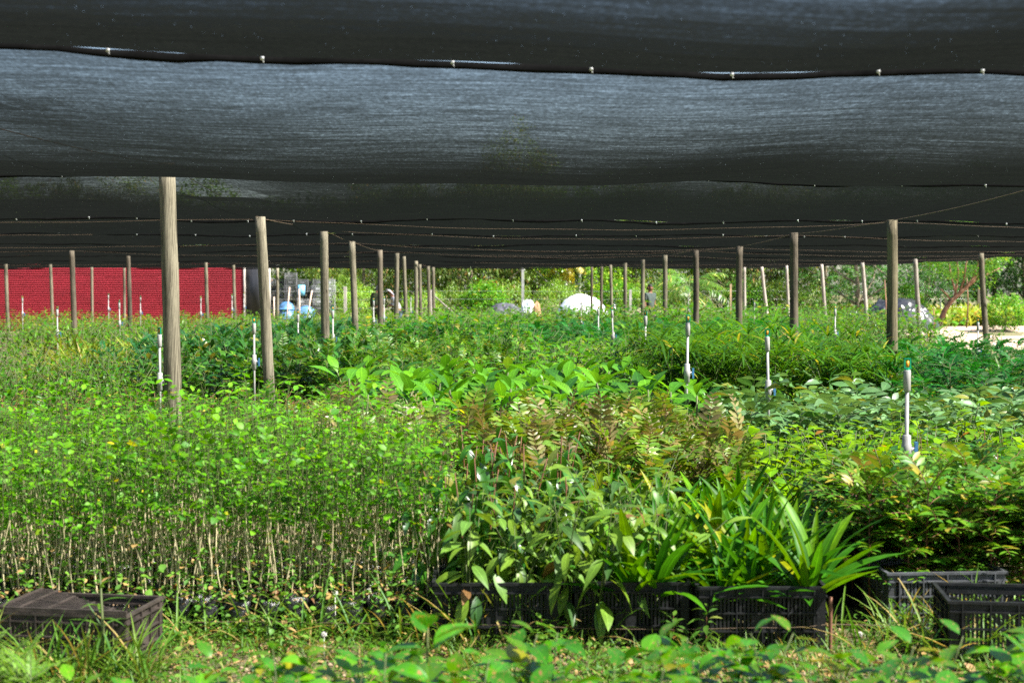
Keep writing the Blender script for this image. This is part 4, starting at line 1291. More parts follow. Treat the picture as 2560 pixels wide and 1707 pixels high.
# the wood that closes the view
g = Geo(); D = blade(1, .5, 3, .1, .2)
r = random.Random(9)
for i in range(24000):
    x = r.uniform(-46, 46); z = 7.5 * r.random() ** .9 * (1 + .25 * fbm(x, 0, .25)); y = 92 + 3 * r.random() + 2 * fbm(x, z, .5)
    g.add(D[0], D[1], 0, T(x, y, z) @ RZ(r.uniform(0, 6.28)) @ RX(r.uniform(-1, .6)) @ SC(r.uniform(.3, .6)), D[2])
tag(g.obj('far_wood', LM['treeC']), 'dark mass of woodland behind the trees', 'woodland', kind='stuff')

# tall single tree seen through the net
tree('slender', 1300, 84, 1.15, 'tall tree whose top shows as a dark spot through the net', sz=1.33)

# reddish leaning tree on the right
rt_root = empty('leaning_tree', (xat(2352, 60), 60, 0)); tag(rt_root, 'tree with reddish bark leaning to the right beyond the black plastic heap', 'tree')
g = Geo()
def P60(px_, py_): 
    a = at(px_, py_, 60) - rt_root.location; return (a.x, 0, a.z)
g.tube([(-.15, 0, -.1), P60(2362, 775), P60(2378, 752), P60(2405, 728), P60(2430, 702), P60(2452, 675), P60(2475, 640), P60(2500, 600)], [.14, .11, .10, .085, .07, .055, .04, .02], 8)
for pl in ([(2378, 752), (2366, 735), (2350, 722)], [(2385, 745), (2392, 715), (2396, 680), (2390, 640)], [(2405, 728), (2440, 700), (2470, 685), (2500, 670)], [(2398, 733), (2410, 700), (2415, 660), (2425, 620)], [(2392, 740), (2380, 700), (2370, 650)], [(2430, 702), (2445, 660), (2450, 610)]):
    pp = [P60(*q) for q in pl]; g.tube(pp, [.05 * (1 - .6 * i / len(pp)) for i in range(len(pp))], 6)
g.obj('trunk', BARK_R, rt_root)
g = crown(random.Random(77), 2.0, 1.5, 3.6, 260, 26, .17, 'C'); o = g.obj('crown', LM['shrub'], rt_root); o.location = (.9, 0, -.2)
for (px_, ytop, lab, d) in [(2418, 690, 'thin dark sapling stem right of the leaning tree', 62), (2200, 790, 'short reddish stem before the black plastic heap', 55), (2334, 770, 'thin brown stick before the black plastic heap', 54), (2213, 700, 'reddish sapling stem in front of the black plastic heap', 56)]:
    t = at(px_, ytop, d); g = Geo(); g.tube([(0, 0, -.05), (.05, 0, t.z * .5), (-.02, 0, t.z)], [.035, .028, .018], 6)
    o = g.obj('sapling', BARK_R); o.location = (t.x, d, 0); tag(o, lab, 'sapling', 'sapling stems by the dirt path')

# palms
def palm(px_, d, h, fr, fl, mat, lab, name='palm_tree', pitch=(.2, 1.2), droop=1.5, pairs=26, ll=.5, tr=.09, cat='palm'):
    r = random.Random(int(px_)); root = empty(name, (xat(px_, d), d, 0)); tag(root, lab, cat)
    if h > .3:
        g = Geo(); g.tube([(0, 0, -.1), (0, 0, h)], [tr, tr * .7], 8); g.obj('trunk', BARK_W, root)
    for i in range(fr):
        g = Geo(); out = []
        yaw = i * 2.4; pt = pitch[0] + (pitch[1] - pitch[0]) * i / max(1, fr - 1)
        frond(out, g, (0, 0, h), yaw, pt, fl * r.uniform(.8, 1.1), pairs, ll, r, 'thin', droop, ang=.95, rach=.014, w=1.0, vup=-.35)
        for kd, ix, M, m in out: g.leaf(BL[kd][ix], M, 1)
        g.obj('frond', [STEM, mat], root)
palm(1722, 57, 1.7, 17, 2.0, LM['palm'], 'palm tree with long arching fronds behind the black stained pole', pitch=(-.1, 1.35), ll=.62)
palm(1415, 70, 2.9, 9, 1.2, LM['palmy'], 'palm with yellow hanging fronds behind the white mound', pitch=(-.6, .7), ll=.5)
palm(1385, 66, .6, 6, .8, LM['palmy'], 'small dry palm with bare yellow fronds left of the white mound', pitch=(.7, 1.2), ll=.15, pairs=8)
for (px_, d, lab, fl) in [(2015, 36, 'bright areca palm, left one of the clump', 1.1), (2045, 34, 'bright areca palm in the middle of the clump', 1.15), (2090, 36, 'bright areca palm right of the clump by the riser', 1.0), (2110, 33, 'low yellow green areca palm at the right end of the clump', .7)]:
    palm(px_, d, .25, 11, fl, LM['areca'], lab, 'areca_palm', (.5, 1.45), 1.0, 18, .32, .02)

# tall weeds on the far right and beyond the net
def blades_field(name, spots, h, mat, lab, cat, n=8, w=1.0, spread=.25, kind='stuff'):
    g = Geo()
    for (x, y) in spots:
        for i in range(n):
            b_ = BL['grass'][R.randrange(2)]
            g.leaf(b_, ori((x + R.uniform(-spread, spread), y + R.uniform(-spread, spread), 0), R.uniform(0, 6.3), R.uniform(.7, 1.5), 0, h * R.uniform(.5, 1.1), w), 0)
    o = g.obj(name, mat); tag(o, lab, cat, kind=kind); return o
LM['hay'] = leaf_mat('tall_yellowish_weed', pal((0.16, 0.24, 0.04), (0.26, 0.30, 0.06), (0.12, 0.22, 0.03), (0.42, 0.3, 0.14), 0.9), 0.4, 0.5, None)
blades_field('tall_grass', [(R.uniform(14, 34), R.uniform(65, 76)) for _ in range(1100)], 1.1, LM['hay'], 'tall yellowish weeds beyond the dirt path', 'grass', 14, 5.0, .5)
blades_field('meadow_grass', [(R.uniform(-8, 12), R.uniform(57, 70)) for _ in range(1300)], .75, LM['grass'], 'light green grass between the net and the trees', 'grass', 12, 4.0, .4)
# ================================================================== BEDS
def variants(fn, nvar, name, mats, seed=1, **kw):
    return [join_plan(fn(random.Random(seed * 100 + i), **kw), name, mats) for i in range(nvar)]

# bronze pinnate bed and its greener neighbours
vb = variants(sp_pinnate, 5, 'pinnate_seedling', [STEM_R, LM['bronze'], LM['bronzetip']], 3, h=.56, fronds=12, flen=.29, pairs=9, lsize=.085, kind='leaflet', droop=.6, start=.25, pitch0=.85, young=.22)
vo_ = variants(sp_pinnate, 4, 'pinnate_seedling', [STEM, LM['olive'], LM['olive']], 4, h=.5, fronds=12, flen=.24, pairs=9, lsize=.058, kind='leaflet', droop=.6, start=.25, pitch0=.5, young=.3)
scatter(vb, rows(-1.35, 1.35, 8.5, 10.6, .205, .35), 'bronze_pinnate_seedling', 'bronze tipped pinnate seedling in the middle bed', 'bronze pinnate seedlings in the middle bed')
scatter(vo_, rows(-5.2, -1.5, 9.3, 12.3, .27, .35), 'olive_pinnate_seedling', 'olive pinnate seedling behind the bare stems', 'olive pinnate seedlings behind the stem bed')
scatter(vo_, rows(-3.2, -.2, 17.8, 23.0, .42, .35), 'far_pinnate_seedling', 'olive pinnate seedling beyond the ribbed leaf bed', 'pinnate seedlings beyond the ribbed leaf bed', smin=1.25, smax=1.6)
# round leaved bed
vr = variants(sp_simple, 5, 'round_leaved_seedling', [STEM, LM['round']], 5, h=.60, leaves=32, size=.13, kind='round', droop=.1, start=.2, branches=3, spread=.16, jit=.35, top_up=.4)
scatter(vr, rows(1.2, 3.9, 8.7, 11.3, .25, .35), 'round_leaved_seedling', 'yellow green round leaved seedling around the nearest riser', 'round leaved seedlings around the nearest riser')
# grey green compound shrubs with large leaflets
vg = variants(sp_pinnate, 4, 'compound_leaved_seedling', [STEM, LM['grey'], LM['round']], 6, h=.52, fronds=9, flen=.42, pairs=4, lsize=.17, kind='oval', droop=.7, start=.4, pitch0=.65, young=.08)
scatter(vg, rows(2.0, 4.5, 11.6, 13.6, .36, .3), 'compound_leaved_seedling', 'grey green seedling with large paired leaflets', 'grey green compound leaved seedlings')
# big ribbed leaves: leaves are parts
bt = [parted(sp_rosette(random.Random(40 + i), h=.54, n=14, size=.30), 'ribbed_leaved_seedling', STEM, [LM['big']]) for i in range(4)]
scatter_parts(bt, rows(-1.6, 1.6, 11.9, 15.9, .35, .3), 'bright seedling with big ribbed leaves', 'big ribbed leaved seedlings', smin=1.12, smax=1.42, stepy=.35)
# umbrella sedges / palm seedlings
vs = variants(sp_sedge, 4, 'umbrella_sedge', [STEM, LM['papyrus']], 7, stems=20, h=1.06)
scatter(vs, rows(1.65, 3.5, 13.9, 17.6, .42, .3), 'umbrella_sedge', 'spiky umbrella sedge right of the tall riser', 'umbrella sedges right of the tall riser')
# creeping bed on the left
vc = variants(sp_simple, 5, 'creeping_seedling', [STEM_R, LM['creep']], 8, h=.42, leaves=46, size=.085, kind='round', droop=.05, start=.15, branches=6, spread=.26, jit=.4, top_up=.2)
scatter(vc, rows(-6.9, -1.7, 12.9, 16.8, .38, .35), 'creeping_seedling', 'low lobed leaved seedling around the second left pole', 'low lobed leaved seedlings on the left')
# glossy dark bed
vd = variants(sp_simple, 4, 'glossy_leaved_seedling', [STEM, LM['dark']], 9, h=.85, leaves=52, size=.23, kind='oval', droop=-.35, start=.2, branches=4, spread=.22, jit=.3, top_up=.5)
scatter(vd, rows(-4.7, -2.0, 18.0, 21.5, .42, .3), 'glossy_leaved_seedling', 'dark glossy upright leaved seedling left of the second riser', 'dark glossy seedlings between the first two left poles')
# mixed shrubs far left
vm = variants(sp_simple, 5, 'leafy_seedling', [STEM, LM['shrub']], 10, h=.75, leaves=60, size=.12, kind='oval', droop=.15, start=.15, branches=6, spread=.28, jit=.5, top_up=.3, w=1.0)
vmo = variants(sp_simple, 4, 'leafy_seedling', [STEM, LM['shrub']], 11, h=.8, leaves=60, size=.11, kind='oval', droop=.2, start=.15, branches=6, spread=.28, jit=.45, top_up=.3)
scatter(vm, rows(-8.6, -4.6, 17.2, 21.0, .46, .35), 'drooping_leafy_seedling', 'drooping leafy seedling before the sturdy brown pole', 'leafy seedlings at the left edge')
vf = variants(sp_pinnate, 4, 'feathery_seedling', [STEM, LM['feather'], LM['feather']], 12, h=.62, fronds=26, flen=.30, pairs=13, lsize=.045, kind='dia', droop=.8, start=.3, pitch0=.45, w=1.6)
vfb = variants(sp_pinnate, 3, 'feathery_seedling', [STEM, LM['feathblue'], LM['feathblue']], 13, h=.62, fronds=26, flen=.28, pairs=12, lsize=.045, kind='dia', droop=.6, start=.3, pitch0=.5, w=1.6)
scatter(vfb, rows(-5.9, -3.4, 21.0, 23.6, .44, .3), 'feathery_seedling', 'bluish fine leaved seedling before the tall dry grass', 'bluish fine leaved seedlings on the left', smin=1.0, smax=1.25)
scatter(vfb, rows(-5.5, -3.3, 25.2, 28.4, .48, .3), 'feathery_seedling', 'bluish fine leaved seedling behind the dark glossy bed', 'bluish fine leaved seedlings behind the glossy bed', smin=1.2, smax=1.45)
# dark leafy shrubs in the middle
vl = variants(sp_simple, 5, 'leafy_seedling', [STEM, LM['shrub']], 14, h=.95, leaves=90, size=.15, kind='oval', droop=.1, start=.12, branches=7, spread=.35, jit=.5, top_up=.3, w=1.4)
scatter(vl, rows(-.4, 2.3, 17.6, 22.6, .48, .35), 'dense_leafy_seedling', 'dense leafy seedling behind the ribbed leaf bed', 'dense leafy seedlings behind the ribbed leaf bed')
# feathery dark green beds
scatter(vf, rows(3.4, 8.6, 13.8, 20.5, .55, .3), 'feathery_seedling', 'dark green feathery seedling right of the thick brown pole', 'feathery seedlings right of the thick brown pole', smin=1.1, smax=1.45)
scatter(vf, rows(-2.6, 5.0, 24.5, 30.0, .62, .3), 'feathery_seedling', 'dark green feathery seedling in the far middle bed', 'feathery seedlings in the far middle bed', smin=1.25, smax=1.5)
# right side mix
vgr = variants(sp_grass, 4, 'grass_clump', [STEM, LM['grass']], 15, n=60, h=1.0, w=1.6, spread=.22)
scatter(vgr, rows(3.3, 6.3, 17.5, 23.5, .8, .4), 'grass_clump', 'spiky grass clump among the feathery seedlings', 'spiky grass clumps on the right', 'grass clump', smin=.8, smax=1.15)
scatter(vmo, rows(6.3, 11.0, 20.5, 24.0, .6, .35), 'oval_leaved_seedling', 'leafy seedling before the dirt path', 'leafy seedlings before the dirt path', smin=.85, smax=1.05)
scatter(vmo, rows(4.2, 8.0, 24, 31, .7, .35), 'oval_leaved_seedling', 'leafy seedling between the dark and the brown pole', 'leafy seedlings between the right row poles', smin=1.0, smax=1.3)
vbr = variants(sp_simple, 4, 'bright_seedling', [STEM, LM['bright']], 16, h=.95, leaves=80, size=.15, kind='oval', droop=.1, start=.15, branches=7, spread=.4, jit=.5, top_up=.3)
scatter(vl, rows(1.6, 9.2, 31.5, 42.0, .78, .35), 'dense_leafy_seedling', 'far leafy seedling around the palm tree', 'far leafy seedlings around the palm tree', smin=1.1, smax=1.4)
scatter(vbr, rows(7.4, 9.0, 31.5, 38.0, .8, .35), 'bright_seedling', 'bright yellow green seedling under the areca palms', 'bright seedlings under the areca palms', smin=1.0, smax=1.25)
scatter(vbr, rows(-5.8, -1.8, 31.0, 44.0, .9, .35), 'bright_seedling', 'bright leafy seedling before the crate stacks', 'bright seedlings before the crate stacks', smin=1.0, smax=1.25)
scatter(vl, rows(-1.8, 3.0, 34, 50.0, .95, .35), 'dense_leafy_seedling', 'far leafy seedling before the grey tarp pile', 'far leafy seedlings before the grey tarp pile', smin=1.0, smax=1.2)
scatter(vl, rows(-2.4, -.4, 24.0, 33.0, .7, .35), 'tall_leafy_seedling', 'tall dark leafy seedling around the dark edged pole', 'tall dark seedlings around the dark edged pole', smin=1.1, smax=1.3)
scatter(vm, rows(-9.5, -4.6, 24.5, 33.0, .78, .35), 'drooping_leafy_seedling', 'leafy seedling before the red wall', 'leafy seedlings before the red wall', smin=1.2, smax=1.45)
scatter(vbr, rows(-17.0, -6.0, 36.0, 50.0, 1.05, .4), 'bright_seedling', 'yellow green seedling along the foot of the red wall', 'bright seedlings along the foot of the red wall', smin=.85, smax=1.08)
vdg = variants(sp_grass, 3, 'dry_grass_clump', [STEM, LM['hay']], 17, n=70, h=1.0, w=1.3, spread=.3)
scatter(vdg, rows(-7.9, -5.7, 24.0, 26.5, .5, .4), 'dry_grass_clump', 'tall dry grass clump beside the brown pole', 'dry grass clumps before the red wall', 'grass clump', smin=.85, smax=1.1)

# ------------------------------------------------------------------ front right bed
lt = [parted(sp_simple(random.Random(60 + i), h=.58, leaves=36, size=.155, kind='lance', droop=.45, start=.15, branches=3, spread=.16, jit=.5, top_up=.7, w=1.35, sr=.0035), 'drooping_seedling', STEM, [LM['lance']]) for i in range(3)]
spots = [(x, y, .12) for (x, y) in rows(-.25, .60, 6.42, 7.9, .205, .3)]
scatter_parts(lt, spots, 'drooping leaved seedling at the two left black crates', 'drooping leaved seedlings in the front crates', smin=.8, smax=1.12)
ltd = [parted(sp_simple(random.Random(70 + i), h=.72, leaves=20, size=.19, kind='lance', droop=.6, start=.3, branches=2, spread=.12, jit=.4, top_up=.5, w=1.3), 'dark_drooping_seedling', STEM_R, [LM['dark']]) for i in range(2)]
spots = [(x, y, .1) for (x, y) in rows(-.42, .05, 6.7, 8.3, .3, .3)]
scatter_parts(ltd, spots, 'seedling with broad dark hanging leaves beside the stem bed', 'dark drooping seedlings beside the stem bed', smin=.85, smax=1.1)
spots = [(x, y, .05) for (x, y) in rows(2.75, 3.7, 8.0, 9.6, .34, .3)]
scatter_parts(ltd, [], '', '')
ltr = [parted(sp_simple(random.Random(75 + i), h=.72, leaves=18, size=.18, kind='lance', droop=.5, start=.3, branches=2, spread=.12, jit=.4, top_up=.5, w=1.2), 'glossy_drooping_seedling', STEM_R, [LM['dark']]) for i in range(2)]
scatter_parts(ltr, spots, 'glossy long leaved seedling at the right edge', 'glossy long leaved seedlings at the right edge', smin=.85, smax=1.1)
stt = [parted(sp_strap(random.Random(80 + i), n=17, size=.42, lo=.45, hi=1.45), 'strap_leaved_palm', STEM, [LM['strap']]) for i in range(3)]
spots = [(x, y, .14) for (x, y) in rows(.50, 1.36, 6.42, 8.2, .22, .3)]
scatter_parts(stt, spots, 'young strap leaved palm at the right black crate', 'young strap leaved palms in and behind the crate', smin=.8, smax=1.2, tilt=.2)
vp = variants(sp_pinnate, 5, 'pinnate_seedling', [STEM_R, LM['olive'], LM['bronze']], 18, h=.46, fronds=17, flen=.24, pairs=8, lsize=.078, kind='leaflet', droop=.9, start=.25, pitch0=.6, young=.06)
scatter(vp, [(x, y, .1) for (x, y) in rows(1.72, 3.1, 6.85, 8.0, .15, .3)], 'crated_pinnate_seedling', 'pinnate seedling crowded at the grey crate', 'pinnate seedlings in and behind the grey crate')

# ------------------------------------------------------------------ bare stemmed seedling bed with its black bags
def seedling_geo(r, light=False):
    h = r.uniform(.60, .84)
    sg = Geo(); a = r.uniform(0, 6.28); k = r.uniform(.02, .10)
    pts = []
    for i in range(8):
        t = i / 7
        pts.append(np.array((math.cos(a) * k * t ** 1.3 + .012 * math.sin(t * 9 + a), math.sin(a) * k * t ** 1.3 + .012 * math.cos(t * 8 + a), h * t)))
    rr = [.0036 * (1 - .62 * i / 7) for i in range(8)]
    sg.tube(pts[:5], rr[:5], 3 if light else 5, 0, False); sg.tube(pts[4:], rr[4:], 3 if light else 4, 1, False)
    fg = Geo(); out = []
    n = r.randrange(3, 5)
    for i in range(n):
        t = .58 + .42 * i / (n - 1)
        frond(out, fg, on(pts, min(t, 1)), i * 2.4 + a, r.uniform(-.6, 1.0), r.uniform(.09, .16), r.choice((2, 3)), r.uniform(.030, .056), r, 'round' if not light else 'leaflet', .8, 1.2, 1, rach=.0012, w=1.0 if not light else 1.6, vj=.7)
    for i in range(5):
        t = r.uniform(.08, .75)
        out.append(('round' if not light else 'leaflet', 0, ori(on(pts, t), r.uniform(0, 6.3), r.uniform(-.3, .5), 0, r.uniform(.02, .04), 1.0), 1))
    for kd, ix, M, m in out: fg.leaf(BL[kd][ix], M, 1)
    return sg, fg
rs = random.Random(21)
SV = []
for i in range(8):
    sg, fg = seedling_geo(rs)
    SV.append((sg.mesh('seedling', [STEM_T, STEM]), fg.mesh('foliage', [STEM, LM['seed']])))
sp_ = []
nyr = 27
for j in range(nyr):
    y = 6.62 + j * .066
    x = -3.6
    while x < -.40:
        x += R.uniform(.03, .072)
        if abs(x) > .385 * y + .15: continue
        if y < 6.5 and x < -1.5: continue
        sp_.append((x + R.uniform(-.02, .02), y + R.uniform(-.04, .04)))
front = sp_[:300]; rest = sp_[300:]
SL = rank_labels(front, 'bare stemmed seedling with round leaves on top', .105)
for ii, (x, y) in enumerate(front):
    a, b_ = SV[R.randrange(8)]
    o = bpy.data.objects.new('seedling', a); COL.objects.link(o); o.location = (x, y, .17); k = R.uniform(.80, 1.06) * (1 + .16 * fbm(x, y, 1.6))
    o.rotation_euler = (R.uniform(-.07, .07), R.uniform(-.07, .07), R.uniform(0, 6.28)); o.scale = (k, k, k)
    tag(o, SL[ii], 'seedling', 'bare stemmed seedlings in the front left bed')
    c = bpy.data.objects.new('foliage', b_); COL.objects.link(c); c.parent = o
LV = [seedling_geo(rs, True) for i in range(5)]
G = Geo()
for (x, y) in rest:
    sg, fg = LV[R.randrange(5)]
    k = R.uniform(.85, 1.10) * (1 + .16 * fbm(x, y, 1.6))
    M = T(x, y, .17) @ RZ(R.uniform(0, 6.28)) @ RX(R.uniform(-.07, .07)) @ SC(k)
    for src, off in ((sg, 0), (fg, 1)):
        V = np.concatenate(src.v); UV = np.concatenate(src.uv)
        V = V @ M[:3, :3].T + M[:3, 3]
        for fa, m in src.f: G.f.append((fa + G.n, m + (0 if off == 0 else 1)))
        G.v.append(V); G.uv.append(UV); G.n += len(V)
tag(G.obj('seedlings', [STEM_T, STEM, LM['seed']]), 'the mass of bare stemmed seedlings in the back of the front left bed', 'seedlings', kind='stuff')
def bag_mesh(seed, n=14):
    r = random.Random(seed); g = Geo(); prof = [(.0, 0), (.062, .0), (.066, .04), (.064, .09), (.067, .13), (.063, .165), (.066, .19), (.060, .192), (.058, .16), (0.0, .155)]
    P = []
    for (rr_, z) in prof:
        for k in range(n):
            a = 2 * PI * k / n; q = rr_ * (1 + .09 * math.sin(3 * a + z * 50 + seed) + r.uniform(-.05, .05))
            P.append((q * math.cos(a), q * math.sin(a), z + (.008 * math.sin(2 * a + seed) if z > .15 else 0)))
    q = []
    for i in range(len(prof) - 1):
        for k in range(n):
            q.append((i * n + k, i * n + (k + 1) % n, (i + 1) * n + (k + 1) % n, (i + 1) * n + k))
    m = [0] * 8 + [1]
    g.add(P, [np.array(q[:8 * n])], 0)
    g.f.append((np.array(q[8 * n:]), 1))
    return g
LITT = plain('leaf_litter_soil', (0.32, 0.21, 0.12), .95, var=.6, scale=60, bump=.5, col2=(0.10, 0.07, 0.045))
BM = [bag_mesh(i).mesh('seedling_bag', [POLY, LITT]) for i in range(4)]
nb = 0
x = -3.3
while x < -.42:
    for j in range(2):
        o = bpy.data.objects.new('seedling_bag', BM[R.randrange(4)]); COL.objects.link(o)
        o.location = (x + j * .06, 6.58 + j * .14 + R.uniform(-.02, .02), 0); o.rotation_euler = (R.uniform(-.14, .14), R.uniform(-.14, .14), R.uniform(0, 6)); o.scale = (R.uniform(.85, 1.05), R.uniform(.85, 1.05), R.uniform(.8, .98))
        tag(o, 'crinkled black seedling bag, %s row of bags, %s from left' % (('front', 'second')[j], ordinal(nb // 2)), 'plant bag', 'black seedling bags under the front left bed')
        nb += 1
    x += .135
G = Geo(); gb = bag_mesh(9, 8)
V0 = np.concatenate(gb.v)
for j in range(10):
    for i in range(24):
        x = -3.3 + i * .13 + R.uniform(-.02, .02); y = 6.86 + j * .14
        if abs(x) > .4 * y + .3: continue
        for fa, m in gb.f: G.f.append((fa + G.n, m))
        G.v.append(V0 + np.array((x, y, 0))); G.uv.append(np.zeros((len(V0), 2))); G.n += len(V0)
tag(G.obj('seedling_bags', [POLY, LITT]), 'rows of black seedling bags hidden inside the front left bed', 'plant bags', kind='stuff')

# ------------------------------------------------------------------ weeds, litter and grass of the front strip
def scatter_leaves(n, box, size, zf, mat, kinds, name, lab, cat, dens=None):
    g = Geo()
    for i in range(n):
        x = R.uniform(box[0], box[1]); y = R.uniform(box[2], box[3])
        if dens and R.random() > dens(x, y): continue
        kd = R.choice(kinds)
        g.leaf(BL[kd][R.randrange(len(BL[kd]))], ori((x, y, zf(x, y)), R.uniform(0, 6.3), R.uniform(-.5, .8), R.uniform(-.6, .6), R.uniform(*size), R.uniform(.8, 1.6)), 0)
    o = g.obj(name, mat); tag(o, lab, cat, kind='stuff'); return o
def patch(x, y): return .25 + 1.3 * max(0, fbm(x + 9, y, 1.3) + .25)
scatter_leaves(26000, (-2.9, 2.9, 5.0, 6.6), (.014, .036), lambda x, y: max(0, (.05 + .05 * max(0, y - 5.7)) * (1 + fbm(x, y, 2.0))) * R.random() + .004, LM['weed'], ['round', 'oval', 'leaflet'], 'ground_weeds', 'small creeping weeds on the strip before the crates', 'weeds', patch)
scatter_leaves(2600, (-2.9, 2.9, 4.8, 6.9), (.03, .07), lambda x, y: .012, DRY, ['oval', 'lance'], 'fallen_leaves', 'dry fallen leaves on the strip before the crates', 'leaf litter')
scatter_leaves(1800, (-3.4, -.4, 6.5, 9.3), (.03, .06), lambda x, y: .175 + R.random() * .03, DRY, ['oval', 'lance'], 'fallen_leaves', 'yellow brown fallen leaves on the bags of the stem bed', 'leaf litter')
scatter_leaves(6500, (-3.3, -.4, 6.40, 7.1), (.015, .04), lambda x, y: (.02 + .3 * R.random() ** 1.4) if y < 6.53 else .17 + R.random() ** 2 * .25, LM['weed'], ['round', 'leaflet'], 'bag_weeds', 'small weeds growing on the front bags of the stem bed', 'weeds')
blades_field('strip_grass', [(R.uniform(-2.8, 2.8), R.uniform(5.3, 6.6)) for _ in range(1000)], .14, LM['grass'], 'short grass tufts on the strip before the crates', 'grass', 6, 1.4, .05)
blades_field('crate_grass', [(R.uniform(-.45, .5), R.uniform(6.3, 6.75)) for _ in range(46)] + [(R.uniform(-1.5, -.4), R.uniform(6.3, 6.5)) for _ in range(30)] + [(R.uniform(-2.4, -1.4), R.uniform(5.6, 5.9)) for _ in range(50)] + [(R.uniform(1.5, 2.4), R.uniform(6.0, 6.6)) for _ in range(40)], .36, LM['grass'], 'long grass growing around the crates', 'grass', 6, .9, .06)
g = Geo()
for i in range(1500):
    x, y = R.uniform(-2.8, 2.8), R.uniform(5.0, 6.7); s = R.uniform(.005, .018)
    V = np.array([(1, 0, 0), (0, 1, 0), (-1, 0, 0), (0, -1, 0), (0, 0, .8), (0, 0, -.5)]) * s * np.array([R.uniform(.7, 1.4), R.uniform(.7, 1.4), 1]) + (x, y, s * .3)
    g.add(V, [np.array([(0, 1, 4), (1, 2, 4), (2, 3, 4), (3, 0, 4), (1, 0, 5), (2, 1, 5), (3, 2, 5), (0, 3, 5)])])
tag(g.obj('dirt_clods', plain('clod', (0.36, 0.26, 0.17), .95, scale=30)), 'small dirt clods on the strip before the crates', 'clods', kind='stuff')

# upright weeds one can tell apart
wv = variants(sp_simple, 3, 'upright_weed', [STEM_R, LM['weed']], 25, h=.2, leaves=22, size=.07, kind='lance', droop=-.1, start=.1, jit=.3, w=1.5, sr=.002)
WL = [(1360, 6.3, 'reddish stemmed weed before the left black crate'), (1685, 6.25, 'pale green upright weed before the middle black crate'), (1770, 6.2, 'small upright weed before the strap leaved palms'), (1420, 6.35, 'little weed at the gap between two black crates'),
      (1000, 6.3, 'small weed before the black bags'), (700, 6.25, 'weed before the bags right of the brown crate')]
for (px_, d, lab) in WL:
    scatter([wv[R.randrange(3)]], [(xat(px_, d), d)], 'upright_weed', lab, 'upright weeds before the crates', 'weed')
# tall grass like weed before the brown crate
g = Geo(); g.tube([(0, 0, 0), (.01, 0, .2), (0, 0, .46)], [.009, .007, .003], 6)
out = []
for i in range(16):
    t = .2 + .8 * i / 15
    out.append(('lance', R.randrange(3), ori((0, 0, .46 * t), i * 2.4, R.uniform(.2, .9), 0, .15 * (1.15 - .5 * t), .45), 1))
for kd, ix, M, m in out: g.leaf(BL[kd][ix], M, 1)
o = g.obj('tall_weed', [STEM, LM['weed']]); o.location = (xat(243, 5.75), 5.75, .0); tag(o, 'tall weed with narrow leaves growing before the brown crate', 'weed')
# thistle down heads
PUFF = plain('white_down', (0.75, 0.72, 0.66), .9)
for (px_, py_, d) in ((838, 1482, 6.5), (922, 1476, 6.6), (810, 1585, 6.1), (2150, 1585, 6.3), (1890, 1548, 6.3)):
    g = Geo(); r = random.Random(px_)
    for i in range(60):
        v = np.array([r.gauss(0, 1) for _ in range(3)]); v /= np.linalg.norm(v)
        g.tube([(0, 0, 0), tuple(v * .013)], [.0006, .0012], 3)
    p = at(px_, py_, d); g.tube([(0, 0, 0), (0, .005, -p.z)], [.0015, .002], 4)
    o = g.obj('seed_head', PUFF); o.location = p; tag(o, {838: 'fluffy white seed head over the middle of the bags', 922: 'fluffy white seed head left of the black crates', 810: 'low white seed head before the middle bags', 2150: 'white seed head between strap palms and grey crate', 1890: 'white seed head before the strap palm crate'}[px_], 'seed head', 'white seed heads on the weeds')

# low string and its iron stake
st_p = at(2076, 1562, 6.2)
wire([tuple(at(-60, 1540, 6.35)), tuple(at(640, 1552, 6.4)), tuple(at(1280, 1562, 6.3)), tuple(at(1900, 1568, 6.2)), (st_p.x, 6.2, st_p.z), tuple(at(2400, 1560, 6.45)), tuple(at(2700, 1560, 6.5))], .0014, 'low_string', 'thin wire strung low along the front of the bags and crates', WIRE, None, .008)
g = Geo()
P_ = [(0, 0, -.1 + .36 * i / 20) for i in range(21)]; g.tube(P_, [.008 + .0015 * (i % 2) for i in range(21)], 8)
o = g.obj('iron_stake', plain('rusty_iron', (0.2, 0.09, 0.05), .8, scale=60)); o.location = (st_p.x, 6.2, 0); tag(o, 'short rusty iron stake holding the low wire', 'stake')

# ------------------------------------------------------------------ front glossy plants (large leaves, each a part)
ft = [parted(sp_simple(random.Random(90 + i), h=.60, leaves=16, size=.15, kind='fore', droop=.1, start=.45, branches=1, jit=.45, top_up=.6, sr=.0045, lean=.35), 'glossy_leaved_seedling', STEM, [LM['fore']]) for i in range(4)]
spots = []
for px_ in range(130, 2680, 29):
    d = R.uniform(4.05, 4.75)
    hz = .74 if px_ < 560 else .93
    spots.append((xat(px_ + R.uniform(-25, 25), d), d, -.04, hz * R.uniform(.84, 1.06)))
spots.append((xat(1070, 4.4), 4.4, 0, 1.2)); spots.append((xat(2440, 4.4), 4.4, 0, 1.15))
for px_ in range(330, 2680, 40):
    d = R.uniform(3.75, 4.1); spots.append((xat(px_, d), d, -.04, .80 if px_ > 560 else .68))
scatter_parts(ft, spots, 'glossy spotted seedling closest to the camera', 'glossy seedlings along the bottom edge', smin=.95, smax=1.05, stepy=.5)
vff = variants(sp_pinnate, 3, 'fern_like_weed', [STEM, LM['fern'], LM['fern']], 31, h=.26, fronds=26, flen=.18, pairs=16, lsize=.022, kind='dia', droop=.5, start=.15, pitch0=.6, w=1.5)
